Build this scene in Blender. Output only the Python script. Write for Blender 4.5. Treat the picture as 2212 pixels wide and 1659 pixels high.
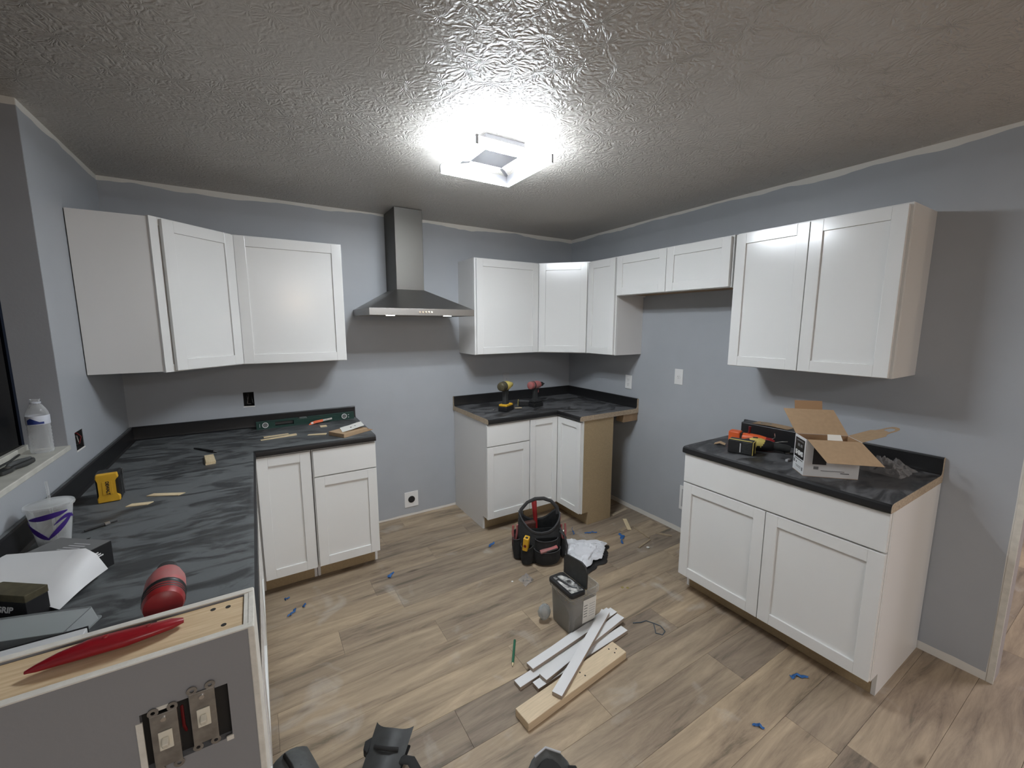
import bpy, bmesh, math, random
from mathutils import Matrix, Vector, Euler, noise
random.seed(7)
for o in list(bpy.data.objects): bpy.data.objects.remove(o, do_unlink=True)
S = bpy.context.scene
COL = S.collection
PI = math.pi
W, H, C = 3.42, 2.438, 0.912          # right wall, ceiling, worktop height

# ------------------------------------------------------------------ camera
cam_d = bpy.data.cameras.new('camera'); cam = bpy.data.objects.new('camera', cam_d); COL.objects.link(cam)
yaw, pitch, roll = -0.5531, -0.1415, 0.0009
fwd = Vector((-math.sin(yaw)*math.cos(pitch), math.cos(yaw)*math.cos(pitch), math.sin(pitch)))
rgt = Vector((math.cos(yaw), math.sin(yaw), 0)); upv = rgt.cross(fwd)
r2 = rgt*math.cos(roll)+upv*math.sin(roll); u2 = -rgt*math.sin(roll)+upv*math.cos(roll)
cam.matrix_world = Matrix(((r2.x, u2.x, -fwd.x, 0.6836), (r2.y, u2.y, -fwd.y, -3.3144), (r2.z, u2.z, -fwd.z, 1.6133), (0, 0, 0, 1)))
cam_d.sensor_width = 36; cam_d.lens = 899.1/2212*36; cam_d.clip_start = 0.02
S.camera = cam
# ------------------------------------------------------------------ world and view
w = bpy.data.worlds.new('world'); S.world = w; w.use_nodes = True
w.node_tree.nodes['Background'].inputs[0].default_value = (0.004, 0.005, 0.008, 1)
w.node_tree.nodes['Background'].inputs[1].default_value = 1.0
S.view_settings.view_transform = 'Standard'; S.view_settings.look = 'None'
S.view_settings.gamma = 1; S.view_settings.use_curve_mapping = False
S.view_settings.exposure = 0.95
LAMP_E = 150.0      # the square LED ceiling light
BACK_W = 26.0      # soft light of the open room behind the camera

def area(name, loc, rot, sx, sy, power, col):
    l = bpy.data.lights.new(name, 'AREA'); l.shape = 'RECTANGLE'; l.size = sx; l.size_y = sy; l.energy = power; l.color = col
    o = bpy.data.objects.new(name, l); o.location = loc; o.rotation_euler = rot; COL.objects.link(o); return o
area('back_room_light', (1.6, -5.6, 2.38), (0, 0, 0), 1.6, 1.0, BACK_W, (.93, .96, 1))
area('side_room_light', (5.4, -4.2, 2.38), (0, 0, 0), 1.0, 1.0, 34, (.95, .93, 1))

# ------------------------------------------------------------------ materials
def nt(m): m.use_nodes = True; return m.node_tree, m.node_tree.nodes, m.node_tree.links
def mat(name, col, rough=.5, metal=0, spec=.5, var=0, vs=8, bump=0, bs=60, stretch=None, emit=None, es=0, coat=0, dark=None):
    m = bpy.data.materials.new(name); t, N, L = nt(m); b = N['Principled BSDF']
    b.inputs['Base Color'].default_value = (*col, 1); b.inputs['Roughness'].default_value = rough
    b.inputs['Metallic'].default_value = metal; b.inputs['Specular IOR Level'].default_value = spec
    b.inputs['Coat Weight'].default_value = coat; b.inputs['Coat Roughness'].default_value = .15
    if emit: b.inputs['Emission Color'].default_value = (*emit, 1); b.inputs['Emission Strength'].default_value = es
    if var or bump:
        tc = N.new('ShaderNodeTexCoord'); mp = N.new('ShaderNodeMapping'); L.new(tc.outputs['Object'], mp.inputs[0])
        if stretch: mp.inputs['Scale'].default_value = stretch
    if var:
        n = N.new('ShaderNodeTexNoise'); n.inputs['Scale'].default_value = vs; n.inputs['Detail'].default_value = 5; L.new(mp.outputs[0], n.inputs[0])
        r = N.new('ShaderNodeValToRGB'); r.color_ramp.elements[0].position = .35; r.color_ramp.elements[1].position = .68
        d = dark or tuple(c*(1-var) for c in col)
        r.color_ramp.elements[0].color = (*d, 1); r.color_ramp.elements[1].color = (*col, 1)
        L.new(n.outputs[0], r.inputs[0]); L.new(r.outputs[0], b.inputs['Base Color'])
    if bump:
        n = N.new('ShaderNodeTexNoise'); n.inputs['Scale'].default_value = bs; n.inputs['Detail'].default_value = 4; L.new(mp.outputs[0], n.inputs[0])
        bp = N.new('ShaderNodeBump'); bp.inputs['Strength'].default_value = bump; bp.inputs['Distance'].default_value = .002
        L.new(n.outputs[0], bp.inputs['Height']); L.new(bp.outputs[0], b.inputs['Normal'])
    return m
def clear(name, col=(1, 1, 1), alpha=.2, rough=.1, edge=.6):
    m = bpy.data.materials.new(name); t, N, L = nt(m); b = N['Principled BSDF']
    b.inputs['Base Color'].default_value = (*col, 1); b.inputs['Roughness'].default_value = rough
    b.inputs['Specular IOR Level'].default_value = .8
    tr = N.new('ShaderNodeBsdfTransparent'); mx = N.new('ShaderNodeMixShader'); fr = N.new('ShaderNodeLayerWeight'); fr.inputs[0].default_value = .35
    ma = N.new('ShaderNodeMath'); ma.operation = 'MULTIPLY_ADD'; ma.inputs[1].default_value = edge; ma.inputs[2].default_value = alpha; ma.use_clamp = True
    L.new(fr.outputs['Facing'], ma.inputs[0]); L.new(ma.outputs[0], mx.inputs[0]); L.new(tr.outputs[0], mx.inputs[1]); L.new(b.outputs[0], mx.inputs[2])
    L.new(mx.outputs[0], N['Material Output'].inputs[0]); return m
def wall_mat(name, col, top=True, foot=0.0, vend=None):
    """blue grey paint; raw white joint compound left ragged along ceiling, floor and a corner"""
    m = bpy.data.materials.new(name); t, N, L = nt(m); b = N['Principled BSDF']
    g = N.new('ShaderNodeNewGeometry'); sx = N.new('ShaderNodeSeparateXYZ'); L.new(g.outputs['Position'], sx.inputs[0])
    n = N.new('ShaderNodeTexNoise'); n.inputs['Scale'].default_value = 2.4; n.inputs['Detail'].default_value = 3; L.new(g.outputs['Position'], n.inputs[0])
    def mth(op, a, bb, clamp=False):
        q = N.new('ShaderNodeMath'); q.operation = op; q.use_clamp = clamp
        for i, v in enumerate((a, bb)):
            if isinstance(v, (int, float)): q.inputs[i].default_value = v
            else: L.new(v, q.inputs[i])
        return q.outputs[0]
    z = sx.outputs['Z']; jit = mth('MULTIPLY', mth('SUBTRACT', n.outputs[0], .5), .085)
    mask = mth('GREATER_THAN', mth('ADD', z, jit), 2.413) if top else mth('GREATER_THAN', z, 99)
    if foot: mask = mth('MAXIMUM', mask, mth('LESS_THAN', mth('ADD', z, mth('MULTIPLY', jit, .5)), foot))
    if vend is not None: mask = mth('MAXIMUM', mask, mth('LESS_THAN', mth('ADD', sx.outputs['Y'], mth('MULTIPLY', jit, .15)), vend))
    mx = N.new('ShaderNodeMix'); mx.data_type = 'RGBA'; L.new(mask, mx.inputs['Factor'])
    n2 = N.new('ShaderNodeTexNoise'); n2.inputs['Scale'].default_value = 5; L.new(g.outputs['Position'], n2.inputs[0])
    cr = N.new('ShaderNodeValToRGB'); cr.color_ramp.elements[0].color = (*[c*.95 for c in col], 1); cr.color_ramp.elements[1].color = (*[c*1.05 for c in col], 1)
    L.new(n2.outputs[0], cr.inputs[0]); L.new(cr.outputs[0], mx.inputs['A']); mx.inputs['B'].default_value = (.74, .72, .67, 1)
    L.new(mx.outputs['Result'], b.inputs['Base Color']); b.inputs['Roughness'].default_value = .42; b.inputs['Specular IOR Level'].default_value = .35
    n3 = N.new('ShaderNodeTexNoise'); n3.inputs['Scale'].default_value = 120; L.new(g.outputs['Position'], n3.inputs[0])
    bp = N.new('ShaderNodeBump'); bp.inputs['Strength'].default_value = .12; bp.inputs['Distance'].default_value = .002
    L.new(n3.outputs[0], bp.inputs['Height']); L.new(bp.outputs[0], b.inputs['Normal']); return m
def ceiling_mat():
    m = bpy.data.materials.new('stomped_ceiling'); t, N, L = nt(m); b = N['Principled BSDF']
    b.inputs['Base Color'].default_value = (.50, .475, .44, 1); b.inputs['Roughness'].default_value = .36; b.inputs['Specular IOR Level'].default_value = .6
    g = N.new('ShaderNodeNewGeometry')
    def V(op, a, bb=None):
        q = N.new('ShaderNodeVectorMath'); q.operation = op; L.new(a, q.inputs[0])
        if bb is not None: L.new(bb, q.inputs[1])
        return q
    nz = N.new('ShaderNodeTexNoise'); nz.inputs['Scale'].default_value = 9; nz.inputs['Detail'].default_value = 2; L.new(g.outputs['Position'], nz.inputs[0])
    sc = N.new('ShaderNodeVectorMath'); sc.operation = 'SCALE'; sc.inputs['Scale'].default_value = .10; L.new(nz.outputs['Color'], sc.inputs[0])
    pos = V('ADD', g.outputs['Position'], sc.outputs[0])
    heights = []
    for k, (scale, count) in enumerate(((6.2, 17), (8.8, 13))):
        off = N.new('ShaderNodeVectorMath'); off.operation = 'ADD'; off.inputs[1].default_value = (k*3.7, k*1.9, 0); L.new(pos.outputs[0], off.inputs[0])
        vo = N.new('ShaderNodeTexVoronoi'); vo.voronoi_dimensions = '2D'; vo.inputs['Scale'].default_value = scale; L.new(off.outputs[0], vo.inputs['Vector'])
        # the position output gives the centre of each brush slap
        sub = V('SUBTRACT', off.outputs[0], vo.outputs['Position']); sp = N.new('ShaderNodeSeparateXYZ'); L.new(sub.outputs[0], sp.inputs[0])
        at = N.new('ShaderNodeMath'); at.operation = 'ARCTAN2'; L.new(sp.outputs['Y'], at.inputs[0]); L.new(sp.outputs['X'], at.inputs[1])
        n2 = N.new('ShaderNodeTexNoise'); n2.inputs['Scale'].default_value = 20; n2.inputs['Detail'].default_value = 3; L.new(g.outputs['Position'], n2.inputs[0])
        ml = N.new('ShaderNodeMath'); ml.operation = 'MULTIPLY'; ml.inputs[1].default_value = count; L.new(at.outputs[0], ml.inputs[0])
        m2 = N.new('ShaderNodeMath'); m2.operation = 'MULTIPLY_ADD'; m2.inputs[1].default_value = 16; L.new(n2.outputs[0], m2.inputs[0]); L.new(ml.outputs[0], m2.inputs[2])
        sn = N.new('ShaderNodeMath'); sn.operation = 'SINE'; L.new(m2.outputs[0], sn.inputs[0])
        heights.append(sn.outputs[0])
    ad = N.new('ShaderNodeMath'); ad.operation = 'MAXIMUM'; L.new(heights[0], ad.inputs[0]); L.new(heights[1], ad.inputs[1])
    fine = N.new('ShaderNodeTexNoise'); fine.inputs['Scale'].default_value = 42; fine.inputs['Detail'].default_value = 4; fine.inputs['Distortion'].default_value = 1.2; L.new(g.outputs['Position'], fine.inputs[0])
    fm = N.new('ShaderNodeMath'); fm.operation = 'MULTIPLY_ADD'; fm.inputs[1].default_value = 2.6; L.new(fine.outputs[0], fm.inputs[0]); L.new(ad.outputs[0], fm.inputs[2])
    # worn flat areas
    patch = N.new('ShaderNodeTexNoise'); patch.inputs['Scale'].default_value = .9; patch.inputs['Detail'].default_value = 1; L.new(g.outputs['Position'], patch.inputs[0])
    pr = N.new('ShaderNodeValToRGB'); pr.color_ramp.elements[0].position = .36; pr.color_ramp.elements[1].position = .56
    pr.color_ramp.elements[0].color = (.25, .25, .25, 1); L.new(patch.outputs[0], pr.inputs[0])
    pm = N.new('ShaderNodeMath'); pm.operation = 'MULTIPLY'; L.new(fm.outputs[0], pm.inputs[0]); L.new(pr.outputs[0], pm.inputs[1])
    bp = N.new('ShaderNodeBump'); bp.inputs['Strength'].default_value = .75; bp.inputs['Distance'].default_value = .0016
    L.new(pm.outputs[0], bp.inputs['Height']); L.new(bp.outputs[0], b.inputs['Normal']); return m
def plank_mat():
    m = bpy.data.materials.new('vinyl_plank'); t, N, L = nt(m); b = N['Principled BSDF']
    oi = N.new('ShaderNodeObjectInfo'); g = N.new('ShaderNodeNewGeometry')
    cmb = N.new('ShaderNodeCombineXYZ'); mu = N.new('ShaderNodeMath'); mu.operation = 'MULTIPLY'; mu.inputs[1].default_value = 37
    L.new(oi.outputs['Random'], mu.inputs[0]); L.new(mu.outputs[0], cmb.inputs[2]); L.new(mu.outputs[0], cmb.inputs[0])
    ad = N.new('ShaderNodeVectorMath'); ad.operation = 'ADD'; L.new(g.outputs['Position'], ad.inputs[0]); L.new(cmb.outputs[0], ad.inputs[1])
    mp = N.new('ShaderNodeMapping'); mp.inputs['Scale'].default_value = (1.0, 9, 1); L.new(ad.outputs[0], mp.inputs[0])
    n = N.new('ShaderNodeTexNoise'); n.inputs['Scale'].default_value = 1.7; n.inputs['Detail'].default_value = 7; n.inputs['Roughness'].default_value = .70; n.inputs['Distortion'].default_value = .5; L.new(mp.outputs[0], n.inputs[0])
    r = N.new('ShaderNodeValToRGB'); e = r.color_ramp.elements
    e[0].position = .33; e[0].color = (.150, .122, .088, 1); e[1].position = .68; e[1].color = (.45, .355, .255, 1)
    x = e.new(.42); x.color = (.265, .205, .152, 1); x = e.new(.52); x.color = (.34, .268, .195, 1)
    L.new(n.outputs[0], r.inputs[0])
    # tone of the whole plank
    r2_ = N.new('ShaderNodeValToRGB'); q = r2_.color_ramp.elements; q[0].color = (.78, .78, .79, 1); q[1].color = (1.10, 1.07, 1.0, 1); q[0].position = .05; q[1].position = .8
    L.new(oi.outputs['Random'], r2_.inputs[0])
    mx = N.new('ShaderNodeMix'); mx.data_type = 'RGBA'; mx.blend_type = 'MULTIPLY'; mx.inputs['Factor'].default_value = 1
    L.new(r.outputs[0], mx.inputs['A']); L.new(r2_.outputs[0], mx.inputs['B'])
    # knots
    mp2 = N.new('ShaderNodeMapping'); mp2.inputs['Scale'].default_value = (1.5, 4.5, 1); L.new(ad.outputs[0], mp2.inputs[0])
    vo = N.new('ShaderNodeTexVoronoi'); vo.inputs['Scale'].default_value = 1.25; L.new(mp2.outputs[0], vo.inputs['Vector'])
    kr = N.new('ShaderNodeValToRGB'); kr.color_ramp.elements[0].position = .02; kr.color_ramp.elements[1].position = .10; kr.color_ramp.elements[0].color = (.38, .34, .32, 1); kr.color_ramp.elements[1].color = (1, 1, 1, 1)
    L.new(vo.outputs['Distance'], kr.inputs[0])
    mk = N.new('ShaderNodeMix'); mk.data_type = 'RGBA'; mk.blend_type = 'MULTIPLY'; mk.inputs['Factor'].default_value = .8
    L.new(mx.outputs['Result'], mk.inputs['A']); L.new(kr.outputs[0], mk.inputs['B'])
    # plaster dust scuffs
    d = N.new('ShaderNodeTexNoise'); d.inputs['Scale'].default_value = 4.2; d.inputs['Detail'].default_value = 7; d.inputs['Distortion'].default_value = .7; L.new(g.outputs['Position'], d.inputs[0])
    dr = N.new('ShaderNodeValToRGB'); dr.color_ramp.elements[0].position = .60; dr.color_ramp.elements[1].position = .78; dr.color_ramp.elements[0].color = (0, 0, 0, 1); dr.color_ramp.elements[1].color = (.6, .6, .6, 1)
    L.new(d.outputs[0], dr.inputs[0])
    md = N.new('ShaderNodeMix'); md.data_type = 'RGBA'; L.new(dr.outputs[0], md.inputs['Factor']); L.new(mk.outputs['Result'], md.inputs['A']); md.inputs['B'].default_value = (.52, .48, .43, 1)
    L.new(md.outputs['Result'], b.inputs['Base Color'])
    b.inputs['Roughness'].default_value = .5; b.inputs['Specular IOR Level'].default_value = .4
    bp = N.new('ShaderNodeBump'); bp.inputs['Strength'].default_value = .15; bp.inputs['Distance'].default_value = .001
    L.new(n.outputs[0], bp.inputs['Height']); L.new(bp.outputs[0], b.inputs['Normal']); return m
def counter_mat(name, lo, hi, streak=(1.0, 2.6, 1)):
    """black laminate under rubbed sawdust and plaster dust"""
    m = bpy.data.materials.new(name); t, N, L = nt(m); b = N['Principled BSDF']
    g = N.new('ShaderNodeNewGeometry'); mp = N.new('ShaderNodeMapping'); mp.inputs['Scale'].default_value = streak; mp.inputs['Rotation'].default_value = (0, 0, .35); L.new(g.outputs['Position'], mp.inputs[0])
    n = N.new('ShaderNodeTexNoise'); n.inputs['Scale'].default_value = 4.5; n.inputs['Detail'].default_value = 8; n.inputs['Roughness'].default_value = .6; n.inputs['Distortion'].default_value = 1.6; L.new(mp.outputs[0], n.inputs[0])
    n2 = N.new('ShaderNodeTexNoise'); n2.inputs['Scale'].default_value = 2.2; n2.inputs['Detail'].default_value = 4; L.new(g.outputs['Position'], n2.inputs[0])
    mx = N.new('ShaderNodeMath'); mx.operation = 'MULTIPLY_ADD'; mx.inputs[1].default_value = .35; L.new(n2.outputs[0], mx.inputs[0])
    m2 = N.new('ShaderNodeMath'); m2.operation = 'MULTIPLY'; m2.inputs[1].default_value = .65; L.new(n.outputs[0], m2.inputs[0]); L.new(m2.outputs[0], mx.inputs[2])
    sx = N.new('ShaderNodeSeparateXYZ'); L.new(g.outputs['Normal'], sx.inputs[0])
    r = N.new('ShaderNodeValToRGB'); e = r.color_ramp.elements; e[0].position = .44; e[0].color = (*lo, 1); e[1].position = .53; e[1].color = (*hi, 1)
    L.new(mx.outputs[0], r.inputs[0])
    # dust lies only on what faces up
    gt = N.new('ShaderNodeMath'); gt.operation = 'GREATER_THAN'; gt.inputs[1].default_value = .8; L.new(sx.outputs['Z'], gt.inputs[0])
    mm = N.new('ShaderNodeMix'); mm.data_type = 'RGBA'; L.new(gt.outputs[0], mm.inputs['Factor']); mm.inputs['A'].default_value = (.012, .012, .013, 1); L.new(r.outputs[0], mm.inputs['B'])
    L.new(mm.outputs['Result'], b.inputs['Base Color'])
    rr = N.new('ShaderNodeMapRange'); rr.inputs['To Min'].default_value = .34; rr.inputs['To Max'].default_value = .75; rr.inputs['From Min'].default_value = .4; rr.inputs['From Max'].default_value = .55
    L.new(mx.outputs[0], rr.inputs[0]); rm = N.new('ShaderNodeMix'); rm.inputs['A'].default_value = .36; L.new(gt.outputs[0], rm.inputs['Factor']); L.new(rr.outputs[0], rm.inputs['B']); L.new(rm.outputs['Result'], b.inputs['Roughness']); b.inputs['Specular IOR Level'].default_value = .4; return m

PAINT = (.405, .425, .452)
M = dict(
    wall=wall_mat('wall_paint', PAINT), wallfoot=wall_mat('wall_paint_raw_foot', PAINT, foot=.018), wallR=wall_mat('right_wall_paint', PAINT, foot=.04, vend=-3.008),
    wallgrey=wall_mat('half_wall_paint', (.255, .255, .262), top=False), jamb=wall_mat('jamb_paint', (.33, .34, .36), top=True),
    ceil=ceiling_mat(), plank=plank_mat(),
    ctl=counter_mat('left_worktop_laminate', (.040, .042, .044), (.122, .130, .132)), ctm=counter_mat('dusty_laminate', (.026, .026, .027), (.110, .111, .115)),
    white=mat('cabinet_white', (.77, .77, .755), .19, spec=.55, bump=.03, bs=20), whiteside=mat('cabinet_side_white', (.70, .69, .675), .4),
    mdf=mat('raw_board', (.40, .30, .175), .75, var=.12, vs=120), ply=mat('raw_plywood', (.36, .24, .14), .7, var=.3, vs=14, stretch=(1, 12, 1)),
    particle=mat('particleboard_edge', (.50, .40, .29), .85, var=.35, vs=160), gap=mat('dark_gap', (.02, .018, .016), .8),
    drywall=mat('raw_drywall_edge', (.72, .69, .62), .85, var=.12, vs=40, bump=.5, bs=90), pine=mat('pine_stud', (.72, .56, .36), .6, var=.22, vs=9, stretch=(1.5, 18, 18), dark=(.60, .43, .25)),
    pinex=mat('pine_board', (.70, .56, .38), .65, var=.14, vs=8, stretch=(1.5, 20, 20)), shim=mat('shim_wood', (.74, .60, .38), .7, var=.15, vs=20, stretch=(1, 10, 1)), shimdull=mat('dull_shim_wood', (.40, .31, .21), .8, var=.2, vs=20),
    board=mat('white_trim_board', (.74, .74, .74), .4), boardedge=mat('board_side', (.36, .30, .25), .8),
    steel=mat('brushed_steel', (.34, .33, .315), .42, metal=1, bump=.15, bs=60, stretch=(1, 1, 30)), chrome=mat('chrome', (.7, .7, .7), .15, metal=1), galv=mat('zinc_plate', (.38, .36, .33), .42, metal=.8, var=.3, vs=60),
    black=mat('black_plastic', (.013, .013, .014), .42), blackm=mat('matt_black', (.012, .012, .012), .8), rubber=mat('grey_black_rubber', (.035, .037, .037), .55, var=.3, vs=30),
    fabric=mat('black_canvas', (.022, .023, .024), .9, var=.3, vs=30, bump=.6, bs=180), strapm=mat('webbing', (.045, .045, .047), .85, bump=.5, bs=250),
    padgrey=mat('worn_grey_pad', (.10, .105, .105), .75, var=.3, vs=24, bump=.5, bs=40),
    yellow=mat('tool_yellow', (.75, .43, .03), .45, var=.1, vs=30), yellowpale=mat('tool_yellow_dusty', (.62, .50, .14), .5), red=mat('tool_red', (.33, .02, .022), .38, var=.2, vs=30), reddust=mat('dusty_red', (.47, .10, .10), .6, var=.45, vs=26, dark=(.32, .16, .15)),
    knife=mat('knife_red', (.30, .008, .016), .3, var=.2, vs=14), orange=mat('orange_plastic', (.78, .13, .03), .45), green=mat('level_green', (.010, .045, .035), .4), pencil=mat('pencil_green', (.02, .13, .07), .5),
    blue=mat('painters_tape', (.02, .11, .32), .6), card=mat('brown_cardboard', (.42, .29, .175), .8, var=.08, vs=60), cardin=mat('cardboard_inside', (.36, .22, .12), .85), cardw=mat('white_printed_card', (.62, .62, .62), .5), paper=mat('white_paper', (.78, .77, .72), .6),
    grease=mat('print_grey', (.16, .16, .16), .6), plate=mat('outlet_white', (.78, .78, .77), .3), ivory=mat('toggle_ivory', (.70, .66, .55), .4), redw=mat('red_wire', (.15, .008, .01), .4),
    poly=mat('white_polythene', (.72, .73, .76), .32, spec=.6), tub=clear('translucent_tub', (.46, .45, .42), .26, .3, .3), clearp=clear('clear_plastic', (.8, .82, .82), .16, .08), film=clear('plastic_film', (.42, .41, .41), .05, .05), bottle=clear('bottle_plastic', (.75, .77, .78), .20, .08), tray=clear('clear_tray_plastic', (.48, .51, .51), .30, .15),
    glass=mat('night_window_glass', (.001, .001, .0015), .05, spec=.15), debris=mat('tub_contents', (.07, .062, .052), .9, var=.5, vs=60), screws=mat('brass_screws', (.35, .28, .10), .4, metal=.6),
    led=mat('led_bar', (1, 1, 1), .5, emit=(.875, .94, 1.0), es=LAMP_E), ledside=mat('led_bar_side', (1, 1, 1), .5, emit=(.875, .94, 1.0), es=LAMP_E*.12), spot=mat('hood_spot', (1, 1, 1), .5, emit=(1, .97, .92), es=9), bulb=mat('warm_bulb', (1, 1, 1), .5, emit=(1, .80, .58), es=150),
    acrylic=mat('fixture_plate', (.40, .40, .42), .35, metal=.3), fixgrey=mat('fixture_centre', (.30, .30, .33), .4), olive=mat('olive_box', (.10, .085, .045), .5, var=.4, vs=40), label_blue=mat('bottle_label_blue', (.02, .04, .20), .4), label_white=mat('bottle_label_white', (.62, .65, .72), .4), purple=mat('purple_print', (.05, .02, .20), .4),
    dirt=mat('dusty_wall_plate', (.42, .42, .43), .5), window=mat('sill_paint', (.60, .59, .53), .5, var=.15, vs=20), warmgrey=mat('passage_paint', (.36, .33, .33), .6),
)

# ------------------------------------------------------------------ mesh helpers
class B:
    def __init__(s): s.bm = bmesh.new(); s.M = Matrix(); s.curved = False
    def _new(s, vs, fs, bev=0, seg=2):
        v = [s.bm.verts.new(s.M @ Vector(p)) for p in vs]; f = [s.bm.faces.new([v[i] for i in q]) for q in fs]
        if bev: bmesh.ops.bevel(s.bm, geom=list({e for q in f for e in q.edges}), offset=bev, segments=seg, profile=.5, affect='EDGES', clamp_overlap=True)
        return s
    def bb(s, x0, x1, y0, y1, z0, z1, bev=0, seg=2):
        p = [(x, y, z) for z in (z0, z1) for y in (y0, y1) for x in (x0, x1)]
        return s._new(p, [(0, 2, 3, 1), (4, 5, 7, 6), (0, 1, 5, 4), (2, 6, 7, 3), (0, 4, 6, 2), (1, 3, 7, 5)], bev, seg)
    def prism(s, pts, z0, z1, bev=0, seg=2):
        n = len(pts); p = [(x, y, z0) for x, y in pts]+[(x, y, z1) for x, y in pts]
        a = sum(pts[i][0]*pts[(i+1) % n][1]-pts[(i+1) % n][0]*pts[i][1] for i in range(n))
        fs = [tuple(range(n))[::-1], tuple(range(n, 2*n))]+[(i, (i+1) % n, n+(i+1) % n, n+i) for i in range(n)]
        if a < 0: fs = [q[::-1] for q in fs]
        return s._new(p, fs, bev, seg)
    def loft(s, rings, caps=True, closed=False):
        n = len(rings[0]); p = [q for r in rings for q in r]; m = len(rings); fs = []; s.curved = True
        for j in range(m if closed else m-1):
            a, b2 = j*n, ((j+1) % m)*n
            for i in range(n): fs.append((a+i, a+(i+1) % n, b2+(i+1) % n, b2+i))
        if caps and not closed: fs += [tuple(range(n))[::-1], tuple(range((m-1)*n, m*n))]
        return s._new(p, fs)
    def cyl(s, p0, p1, r0, r1=None, n=16, bev=0):
        p0, p1 = Vector(p0), Vector(p1); r1 = r0 if r1 is None else r1; d = (p1-p0).normalized()
        a = d.orthogonal().normalized(); c = d.cross(a)
        ring = lambda p, r: [tuple(p+a*r*math.cos(2*PI*i/n)+c*r*math.sin(2*PI*i/n)) for i in range(n)]
        if bev:
            L_ = (p1-p0).length; b = min(bev, L_*.45)
            return s.loft([ring(p0, max(r0-b, 1e-4)), ring(p0+d*b*.3, r0-b*.3), ring(p0+d*b, r0), ring(p1-d*b, r1), ring(p1-d*b*.3, r1-b*.3), ring(p1, max(r1-b, 1e-4))])
        return s.loft([ring(p0, r0), ring(p1, r1)])
    def tube(s, pts, r, n=8, flat=1.0, up=None):
        pts = [Vector(p) for p in pts]; rings = []; prev = None
        for i, p in enumerate(pts):
            d = (pts[min(i+1, len(pts)-1)]-pts[max(i-1, 0)]).normalized()
            a = (Vector(up).cross(d) if up else (prev-d*prev.dot(d) if prev else d.orthogonal())).normalized(); prev = a; c = d.cross(a)
            rr = r[i] if isinstance(r, (list, tuple)) else r
            rings.append([tuple(p+a*rr*math.cos(2*PI*k/n)+c*rr*flat*math.sin(2*PI*k/n)) for k in range(n)])
        return s.loft(rings)
    def lathe(s, prof, c=(0, 0, 0), n=28, caps=True):
        return s.loft([[(c[0]+r*math.cos(2*PI*i/n), c[1]+r*math.sin(2*PI*i/n), c[2]+z) for i in range(n)] for r, z in prof], caps)
    def ball(s, c, r, n=12):
        return s.lathe([(max(r[0]*math.sin(PI*k/n), 1e-4), -r[2]*math.cos(PI*k/n)) for k in range(n+1)], c, n*2)
    def sheet(s, rows, th=.001):
        """thick sheet through a grid of points"""
        s.curved = True; m, n = len(rows), len(rows[0]); P = [[Vector(q) for q in r] for r in rows]; top, bot = [], []
        for j in range(m):
            for i in range(n):
                du = P[j][min(i+1, n-1)]-P[j][max(i-1, 0)]; dv = P[min(j+1, m-1)][i]-P[max(j-1, 0)][i]
                nn = du.cross(dv); nn = nn.normalized() if nn.length > 1e-9 else Vector((0, 0, 1))
                top.append(tuple(P[j][i]+nn*th/2)); bot.append(tuple(P[j][i]-nn*th/2))
        K = m*n; fs = []
        for j in range(m-1):
            for i in range(n-1):
                a = j*n+i; fs += [(a, a+1, a+n+1, a+n), (K+a+n, K+a+n+1, K+a+1, K+a)]
        bd = [i for i in range(n)]+[j*n+n-1 for j in range(1, m)]+[(m-1)*n+i for i in range(n-2, -1, -1)]+[j*n for j in range(m-2, 0, -1)]
        for a, b2 in zip(bd, bd[1:]+bd[:1]): fs.append((b2, a, K+a, K+b2))
        return s._new(top+bot, fs)
    def done(s, name, m, parent=None, ang=48):
        if not s.curved: ang = 18
        bmesh.ops.recalc_face_normals(s.bm, faces=s.bm.faces)
        me = bpy.data.meshes.new(name); s.bm.to_mesh(me); s.bm.free(); me.materials.append(m)
        for p in me.polygons: p.use_smooth = True
        me.set_sharp_from_angle(angle=math.radians(ang))
        o = bpy.data.objects.new(name, me); COL.objects.link(o)
        if parent: o.parent = parent
        return o
def thing(name, label, cat, loc=(0, 0, 0), rz=0, group=None, rot=None):
    o = bpy.data.objects.new(name, None); o.empty_display_size = .05; COL.objects.link(o)
    o.location = loc; o.rotation_euler = rot or (0, 0, rz); o['label'] = label; o['category'] = cat
    if group: o['group'] = group
    return o
def tag(o, label, cat, group=None):
    o['label'] = label; o['category'] = cat
    if group: o['group'] = group
    return o
def struct(o, label=None):
    o['kind'] = 'structure'
    if label: o['label'] = label
    return o
def rrect(cx, cy, a, b, r, z, n=5):
    pts = []
    for k, (sx, sy) in enumerate(((1, 1), (-1, 1), (-1, -1), (1, -1))):
        for i in range(n+1):
            t = (k+i/n)*PI/2; pts.append((cx+sx*(a-r)+r*math.cos(t), cy+sy*(b-r)+r*math.sin(t), z))
    return pts
def text(s, size, m, parent, Mx, name='lettering', shear=0, depth=.0003, squash=1, bold=0):
    c = bpy.data.curves.new(name, 'FONT'); c.body = s; c.size = size; c.extrude = depth; c.align_x = 'CENTER'; c.align_y = 'CENTER'; c.shear = shear; c.offset = bold
    t = bpy.data.objects.new('tmp', c); me = bpy.data.meshes.new_from_object(t); bpy.data.objects.remove(t); bpy.data.curves.remove(c)
    me.transform(Mx @ Matrix.Diagonal((squash, 1, 1, 1))); me.name = name; me.materials.clear(); me.materials.append(m)
    o = bpy.data.objects.new(name, me); COL.objects.link(o); o.parent = parent; return o
def T(x=0, y=0, z=0, rx=0, ry=0, rz=0): return Matrix.Translation((x, y, z)) @ Euler((rx, ry, rz)).to_matrix().to_4x4()

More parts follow.
